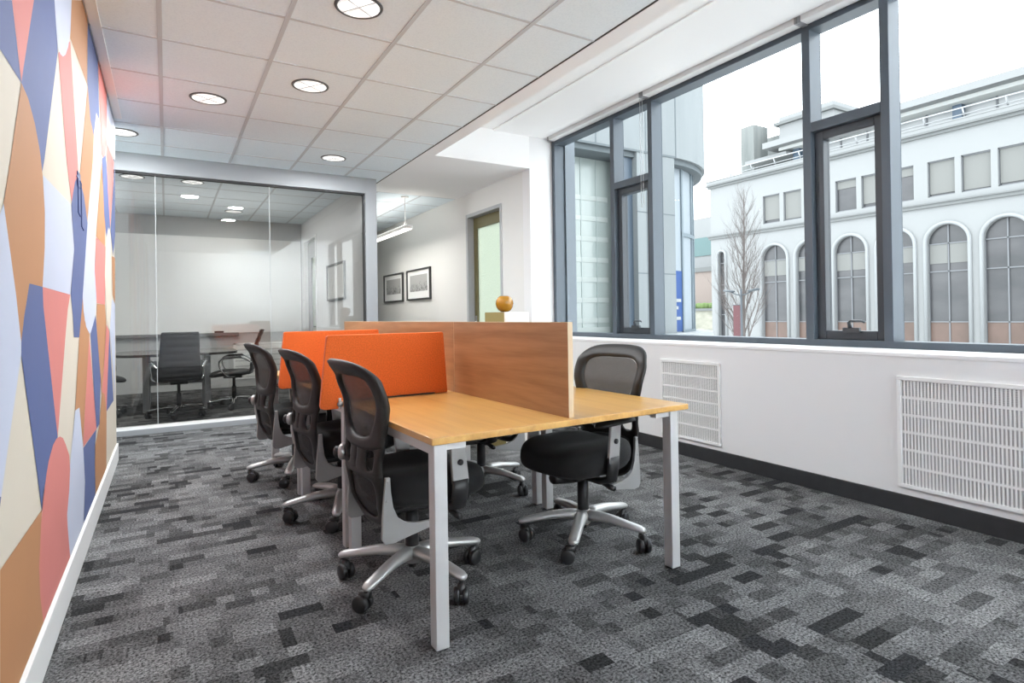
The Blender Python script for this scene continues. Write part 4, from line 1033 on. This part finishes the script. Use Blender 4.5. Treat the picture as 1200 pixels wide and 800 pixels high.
for i, (c, r) in enumerate(arches):
    spr = 6.19 - r
    f = MB().prism([arch_loop(c, r + 0.02, -1.2, spr)], ext(WX + 0.24), 0.05).build('arched_window', M['pane'], ow)
    s = MB()
    outl = arch_loop(c, r + 0.10, -1.2, spr, 20)
    s.tube([(-0.03, y - 12, z - GZ) for y, z in outl], [(0.16, 0.11)]*len(outl), 8)
    s.build('arch_surround', M['surround'], f)
    b = MB(); X0, X1 = 0.16, 0.25
    if r > 0.5: b.box((X0, c - 0.035 - 12, -1.2 - GZ), (X1, c + 0.035 - 12, 6.17 - GZ))
    for z in ((5.03, 3.36, 0.33) if r > 0.5 else (5.2, 3.4, 2.6, 0.9)): b.box((X0, c - r - 12, z - GZ), (X1, c + r - 12, z + 0.07 - GZ))
    for q in (-1, 1): b.box((X0, c + q*r - 0.03 - 12, -1.2 - GZ), (X1, c + q*r + 0.03 - 12, spr - GZ))
    b.build('glazing_bar', M['barx'], f)
    if r > 0.5:
        if i not in (6, 9):
            h = rnd.choice([0.75, 0.95, 1.15])
            MB().box((0.20, c - r + 0.05 - 12, 5.03 - h - GZ), (0.23, c - 0.06 - 12, 5.03 - GZ)).box((0.20, c + 0.06 - 12, 5.03 - h - GZ), (0.23, c + r - 0.05 - 12, 5.03 - GZ)).build('window_blind', M['blindx'], f)
        MB().box((0.20, c - r + 0.04 - 12, -1.2 - GZ), (0.235, c + r - 0.04 - 12, 0.33 - GZ)).build('lower_pane', M['pane_brick'], f)
for i, (c, w) in enumerate(wins):
    f = MB().box((0.24, c - w - 0.02 - 12, 7.9 - GZ), (0.29, c + w + 0.02 - 12, 10.1 - GZ)).build('square_window', M['pane'], ow)
    h = rnd.choice([2.0, 1.85, 1.2, 0.55, 1.95])
    MB().box((0.19, c - w + 0.05 - 12, 10.06 - h - GZ), (0.235, c + w - 0.05 - 12, 10.06 - GZ)).build('window_blind', M['blindx'], f)
    b = MB()
    for q in (-1, 1): b.box((0.12, c + q*w - 0.03 - 12, 7.93 - GZ), (0.25, c + q*w + 0.03 - 12, 10.09 - GZ))
    b.box((0.12, c - w - 12, 7.93 - GZ), (0.25, c + w - 12, 8.0 - GZ)); b.box((0.12, c - w - 12, 10.02 - GZ), (0.25, c + w - 12, 10.09 - GZ)); b.build('glazing_bar', M['barx'], f)
# set-back glazed top storey with overhanging roof
GX = 43.5; GE = 28.4
mb = MB(); mb.box((GX - WX, WS - 12, PT - GZ - 0.3), (GX + 8 - WX, GE - 12, 14.2 - GZ)); mb.build('glazed_storey', M['roof_glass'], ow)
b = MB(); y = GE
while y > WS: b.box((GX - WX - 0.08, y - 0.05 - 12, PT - GZ - 0.3), (GX - WX, y + 0.05 - 12, 14.2 - GZ)); y -= 1.9
b.build('storey_mullions', M['barx'], ow)
for y in (27.9, 17.0, 6.0, -5): MB().box((GX - WX - 0.5, y - 0.25 - 12, PT - GZ - 0.3), (GX - WX, y + 0.25 - 12, 14.3 - GZ)).build('steel_post', M['bluepost'], ow)
mb = MB(); mb.box((41.6 - WX, WS - 12, 14.25 - GZ), (52 - WX, 29.9 - 12, 14.72 - GZ)); mb.build('roof_slab', M['stucco'], ow)
mb = MB(); mb.box((42.4 - WX, WS - 12, 14.0 - GZ), (52 - WX, 29.0 - 12, 14.3 - GZ)); mb.build('roof_underside', M['roof_soffit'], ow)
MB().box((0.36, WS - 12, PT - GZ - 0.29), (12, WE - 12, PT - GZ - 0.24)).build('roof_deck', M['roof_soffit'], ow)  # pale deck added to bounce light onto the roof underside
MB().box((42.2 - WX, 28.2 - 12, 13.55 - GZ), (48 - WX, 32.0 - 12, 13.8 - GZ)).build('low_canopy', M['stucco'], ow)
MB().box((44.5 - WX, 28.4 - 12, 12 - GZ), (50 - WX, 32.2 - 12, 13.6 - GZ)).build('low_wing', M['mould'], ow)
MB().box((44 - WX, 32.45 - 12, 12 - GZ), (45.9 - WX, 33.75 - 12, 17.4 - GZ)).build('chimney_tower', M['old_conc'], ow)
MB().box((47.5 - WX, 30.4 - 12, 12 - GZ), (52 - WX, 34.3 - 12, 17.0 - GZ)).build('plant_room', M['old_conc'], ow)
pm = MB().box((45 - WX, 26.0 - 12, 14.7 - GZ), (50 - WX, 30.7 - 12, 17.6 - GZ)).build('penthouse', M['stucco'], ow)
MB().box((44.7 - WX, 25.8 - 12, 16.9 - GZ), (50 - WX, 31.0 - 12, 17.15 - GZ)).build('ledge', M['mould'], pm)
MB().box((46 - WX, 4 - 12, 14.7 - GZ), (50 - WX, 14.2 - 12, 16.2 - GZ)).build('rooftop_unit', M['stucco'], ow)
rl = MB(); zt = 12.86
rl.box((0.1, WS - 12, zt - GZ), (0.16, 32.2 - 12, zt + 0.07 - GZ)); rl.box((0.3, WS - 12, zt - 0.33 - GZ), (0.36, 32.2 - 12, zt - 0.28 - GZ))
y = 32.0
while y > WS: rl.tube([(0.5, y - 12, PT - GZ), (0.13, y - 12, zt + 0.05 - GZ)], 0.05, 6); y -= 2.05
rl.build('roof_railing', M['rail'], ow)

# curved concrete wing of our own building
WY = 7.6; CX, CY, CR = 8.05, 9.72, 2.12
wg = empty('curved_building_wing', (CX, CY, GZ)); tag(wg, 'pale concrete building wing with rounded glazed corner outside the window', 'building')
def wing_outline(x0, r, d, ymax=16.0, n=22):
    pts = [(x0, WY + d)] + [(CX + r*math.sin(a), CY - r*math.cos(a)) for a in [PI/2*k/n for k in range(n + 1)]]
    return pts + [(CX + r, ymax), (x0, ymax)]
wf = lambda z0: (lambda u, v, w: (u - CX, v - CY, z0 + w - GZ))
MB().prism(wing_outline(4.05, 2.12, 0.0), wf(4.0), 1.85).build('upper_wall', M['conc'], wg)
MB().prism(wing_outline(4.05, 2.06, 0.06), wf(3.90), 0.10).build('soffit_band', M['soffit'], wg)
jb = MB()
for x in (7.33, 8.075, 6.2, 5.1): jb.box((x - 0.012 - CX, WY - 0.004 - CY, 4.0 - GZ), (x + 0.012 - CX, WY + 0.03 - CY, 5.85 - GZ))
jb.box((4.05 - CX, WY - 0.012 - CY, 3.985 - GZ), (CX - CX, WY + 0.02 - CY, 4.02 - GZ)); jb.build('panel_joints', M['soffit'], wg)
MB().prism(wing_outline(4.05, 2.24, -0.12), wf(0.66), 0.12).build('floor_ledge', M['surround'], wg)
MB().prism(wing_outline(4.05, 2.05, 0.07), wf(GZ), 0.66 - GZ).build('lower_wall', M['conc'], wg)
MB().box((7.11 - CX, WY - CY, 0.7 - GZ), (8.03 - CX, WY + 0.35 - CY, 4.0 - GZ)).build('concrete_pier', M['conc'], wg)
pj = MB()
for z in (1.86, 2.94): pj.box((7.11 - CX, WY - 0.003 - CY, z - 0.008 - GZ), (8.03 - CX, WY + 0.01 - CY, z + 0.008 - GZ))
pj.box((7.33 - 0.008 - CX, WY - 0.003 - CY, 0.8 - GZ), (7.33 + 0.008 - CX, WY + 0.01 - CY, 4.0 - GZ)); pj.build('pier_joints', M['soffit'], wg)
MB().box((6.80 - CX, WY + 0.12 - CY, 0.7 - GZ), (7.11 - CX, WY + 0.3 - CY, 4.0 - GZ)).build('blue_glazing', M['blue_glass'], wg)
gw = MB().box((4.05 - CX, 8.1 - CY, 0.7 - GZ), (7.0 - CX, 8.16 - CY, 4.0 - GZ)).build('curtain_glass', M['green_glass'], wg)
sp = MB()  # bands, fins and column draw a building mirrored in the glass
for z in (1.00, 1.36, 1.72, 2.07, 2.44, 2.80, 3.16): sp.box((4.05 - CX, 8.092 - CY, z - GZ), (6.85 - CX, 8.11 - CY, z + 0.085 - GZ))
sp.box((4.05 - CX, 8.06 - CY, 0.70 - GZ), (6.85 - CX, 8.11 - CY, 0.92 - GZ)); sp.build('reflected_bands', M['reflected_pale'], gw)
sp = MB(); x = 4.2
while x < 6.8: sp.box((x - CX, 8.090 - CY, 0.7 - GZ), (x + 0.02 - CX, 8.105 - CY, 3.9 - GZ)); x += 0.34
sp.build('reflected_fins', M['reflected_line'], gw)
MB().box((5.62 - CX, 8.088 - CY, 0.7 - GZ), (5.98 - CX, 8.11 - CY, 3.9 - GZ)).build('reflected_column', M['reflected_pale'], gw)
# curved glazing
def arc_panel(mb, r, a0, a1, z0, z1, th, n=10):
    o = [(CX + r*math.sin(a), CY - r*math.cos(a)) for a in [a0 + (a1 - a0)*k/n for k in range(n + 1)]]
    i = [(CX + (r - th)*math.sin(a), CY - (r - th)*math.cos(a)) for a in [a1 + (a0 - a1)*k/n for k in range(n + 1)]]
    mb.prism(o + i, wf(z0), z1 - z0)
gr = 1.875
mb = MB(); arc_panel(mb, gr, 0.0, PI/2, 0.78, 4.0, 0.04, 24); cg = mb.build('curved_glazing', M['sky_glass'], wg)  # pale blue base colour holds the sky mirrored in this glazing
mb = MB()
for a in (0.02, 0.235, 0.50, 0.62, 0.86, 1.10, 1.35): arc_panel(mb, gr + 0.03, a, a + 0.028, 0.78, 4.0, 0.06, 2)
for z in (2.62, 3.96, 0.76): arc_panel(mb, gr + 0.03, 0.235, PI/2, z, z + 0.07, 0.07, 20)
mb.build('curtain_mullions', M['steel_blue'], cg)
mb = MB(); arc_panel(mb, gr + 0.01, 0.03, 0.235, 0.80, 1.95, 0.02, 4); mb.build('reflected_banner', M['cobalt'], cg)  # mirrored blue banner painted onto the glazing
mb = MB()
for k, (z, l) in enumerate(((1.02, 0.16), (1.22, 0.10), (1.36, 0.13))): arc_panel(mb, gr + 0.014, 0.04 + 0.02*k, 0.04 + 0.02*k + l, z, z + 0.06, 0.004, 4)
mb.build('pale_strokes', M['surround'], cg)

# far buildings seen between the wing and the white building
fb_ = empty('teal_glazed_building', (62, 58, GZ)); tag(fb_, 'distant white block with teal glass bands beyond the curved wing', 'building')
MB().box((-1, -14, 0), (14, 10, 17.2)).build('block', M['stucco'], fb_)
for z in (13.0, 15.4): pass
MB().box((-1.1, -14.1, 12.2), (14, 10, 14.6)).build('glass_band', M['teal'], fb_)
MB().box((-1.1, -14.1, 7.6), (14, 10, 9.0)).build('glass_band', M['teal'], fb_)
mb = MB(); y = -14
while y < 10: mb.box((-1.2, y, 7.6), (-1.0, y + 0.25, 9.0)); y += 1.1
mb.build('band_mullions', M['surround'], fb_)
bb = empty('brick_building', (54, 50, GZ)); tag(bb, 'distant red brick building seen left of the white building', 'building')
MB().box((-1, -12, 0), (6, 10, 9.6)).build('block', M['brick'], bb)
MB().box((-1.2, -12.2, 9.4), (6, 10, 9.9)).build('coping', M['mould'], bb)
sw = empty('stone_garden_wall', (47, 45, GZ)); tag(sw, 'low stone terrace wall with an arch before the brick building', 'wall')
lp = [[(-12, 0), (8, 0), (8, 5.0), (-12, 5.0)], arch_loop(-3.9, 0.9, 0.3, 1.6)]
MB().prism(lp, lambda u, v, w: (w, u, v), 1.0).build('masonry', M['stone'], sw)
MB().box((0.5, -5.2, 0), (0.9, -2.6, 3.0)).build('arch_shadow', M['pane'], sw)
MB().box((-0.2, -12, 4.9), (1.2, 8, 5.15)).build('coping', M['mould'], sw)
hg = MB()
for k in range(60): hg.ball((0.6 + 0.3*rnd.random(), -12 + k*0.33, 5.25 + 0.15*rnd.random()), 0.32 + 0.12*rnd.random(), 5)
hg.build('ivy_top', M['hedge'], sw)

# bare street tree
def tree(x, y, h, label):
    t = empty('bare_street_tree', (x, y, GZ)); tag(t, label, 'tree')
    rnd = random.Random(11); tr = MB(); br = MB()
    def limb(mb, p, d, L, r, depth):
        pts = [p]; rad = [r]; n = 5
        for k in range(n):
            d = (d + Vector((rnd.uniform(-1, 1)*0.10, rnd.uniform(-1, 1)*0.10, 0.10))).normalized()
            p = p + d*(L/n); pts.append(p); rad.append(r*(1 - 0.8*(k + 1)/n))
            if depth < 3:
                for q in range(2 if depth else 0):
                    a = rnd.uniform(0, 2*PI); s = Vector((math.cos(a), math.sin(a), 0.0))
                    limb(mb, p, (d*0.85 + s*0.42).normalized(), L*rnd.uniform(0.35, 0.5), r*0.45*(1 - 0.6*k/n), depth + 1)
        mb.tube(pts, rad, 6 if depth < 2 else 4, cap=False)
    top = Vector((0, 0, h)); pts = []; rad = []
    for k in range(13):
        f = k/12; pts.append(Vector((0.10*math.sin(3*f), 0.12*math.sin(4*f), h*f))); rad.append(0.10*(1 - f) + 0.012)
    tr.tube(pts, rad, 8)
    trk = tr.build('trunk', M['bark'], t)
    for k in range(36):
        f = 0.22 + 0.74*k/36; i = int(f*12); p = pts[i]*(1 - (f*12 - i)) + pts[min(12, i + 1)]*(f*12 - i)
        a = k*2.4 + rnd.uniform(-0.4, 0.4); s = Vector((math.cos(a), math.sin(a), 0))
        limb(br, p, (s*0.45 + Vector((0, 0, 0.9))).normalized(), (1.0 - f)*3.0 + 0.7, 0.034*(1 - f) + 0.010, 1)
    br.build('branches', M['bark'], t)
tree(25.0, 19.15, 10.9, 'bare leafless street tree before the white building\'s left end')
lp = empty('street_lamp', (21.0, 16.23, GZ)); tag(lp, 'twin-armed dark street lamp with a maroon banner beside the bare tree', 'street lamp')
MB().tube([(0, 0, 0), (0, 0, 0.6), (0, 0, 0.7), (0, 0, 5.72)], [0.12, 0.11, 0.055, 0.045], 12).build('pole', M['lamp_iron'], lp)
for s in (-1, 1):
    MB().tube([(0, 0, 5.45), (0, s*0.26, 5.50), (0, s*0.54, 5.62)], 0.026, 8).build('arm', M['lamp_iron'], lp)
    MB().tube([(0, s*0.40, 5.63), (0, s*0.82, 5.68)], [(0.045, 0.12), (0.05, 0.14)], 12).build('lamp_head', M['lamp_iron'], lp)
MB().box((-0.015, 0.05, 2.9), (0.015, 0.40, 5.03)).build('banner', M['banner'], lp)
MB().cyl((0, 0, 5.05), (0, 0.43, 5.05), 0.018, 8).build('banner_arm', M['lamp_iron'], lp)

# ------------------------------------------------------------------ daylight
W = bpy.data.worlds.new('sky'); S.world = W; W.use_nodes = True
nt = W.node_tree; N, L = nt.nodes, nt.links
bg = N['Background']
tc = N.new('ShaderNodeTexCoord'); nz = N.new('ShaderNodeTexNoise'); nz.inputs['Scale'].default_value = 2.2; nz.inputs['Detail'].default_value = 5
mp = N.new('ShaderNodeMapping'); mp.inputs['Scale'].default_value = (1, 1, 2.5)
L.new(tc.outputs['Generated'], mp.inputs['Vector']); L.new(mp.outputs[0], nz.inputs['Vector'])
cr = N.new('ShaderNodeValToRGB'); e = cr.color_ramp.elements
e[0].position = 0.36; e[0].color = (0.80, 0.87, 0.94, 1); e[1].position = 0.6; e[1].color = (0.96, 0.985, 1.0, 1)
L.new(nz.outputs['Fac'], cr.inputs['Fac']); L.new(cr.outputs['Color'], bg.inputs['Color']); bg.inputs['Strength'].default_value = SKY
po = bpy.data.lights.new('window_portal', 'AREA'); po.shape = 'RECTANGLE'; po.size = 8.2; po.size_y = 2.3; po.cycles.is_portal = True
pobj = bpy.data.objects.new('window_portal', po); COL.objects.link(pobj); pobj.location = (XF + 0.2, (YBACK + Y1)/2, (Z0 + Z1)/2); pobj.rotation_euler = (0, R(90), 0)

po2 = bpy.data.lights.new('hall_window_portal', 'AREA'); po2.shape = 'RECTANGLE'; po2.size = 2.3; po2.size_y = 1.2; po2.cycles.is_portal = True
pobj = bpy.data.objects.new('hall_window_portal', po2); COL.objects.link(pobj); pobj.location = (-3.35, YM + 0.5, 1.55); pobj.rotation_euler = (0, R(-90), 0)
S.view_settings.view_transform = 'Standard'; S.view_settings.look = 'None'
S.view_settings.exposure = EXPO; S.view_settings.gamma = 1.0; S.view_settings.use_curve_mapping = False
S.cycles.use_denoising = True
S.cycles.max_bounces = 14; S.cycles.diffuse_bounces = 8; S.cycles.glossy_bounces = 5; S.cycles.transparent_max_bounces = 24; S.cycles.transmission_bounces = 8
S.cycles.sample_clamp_indirect = 12
S.cycles.caustics_reflective = False; S.cycles.caustics_refractive = False
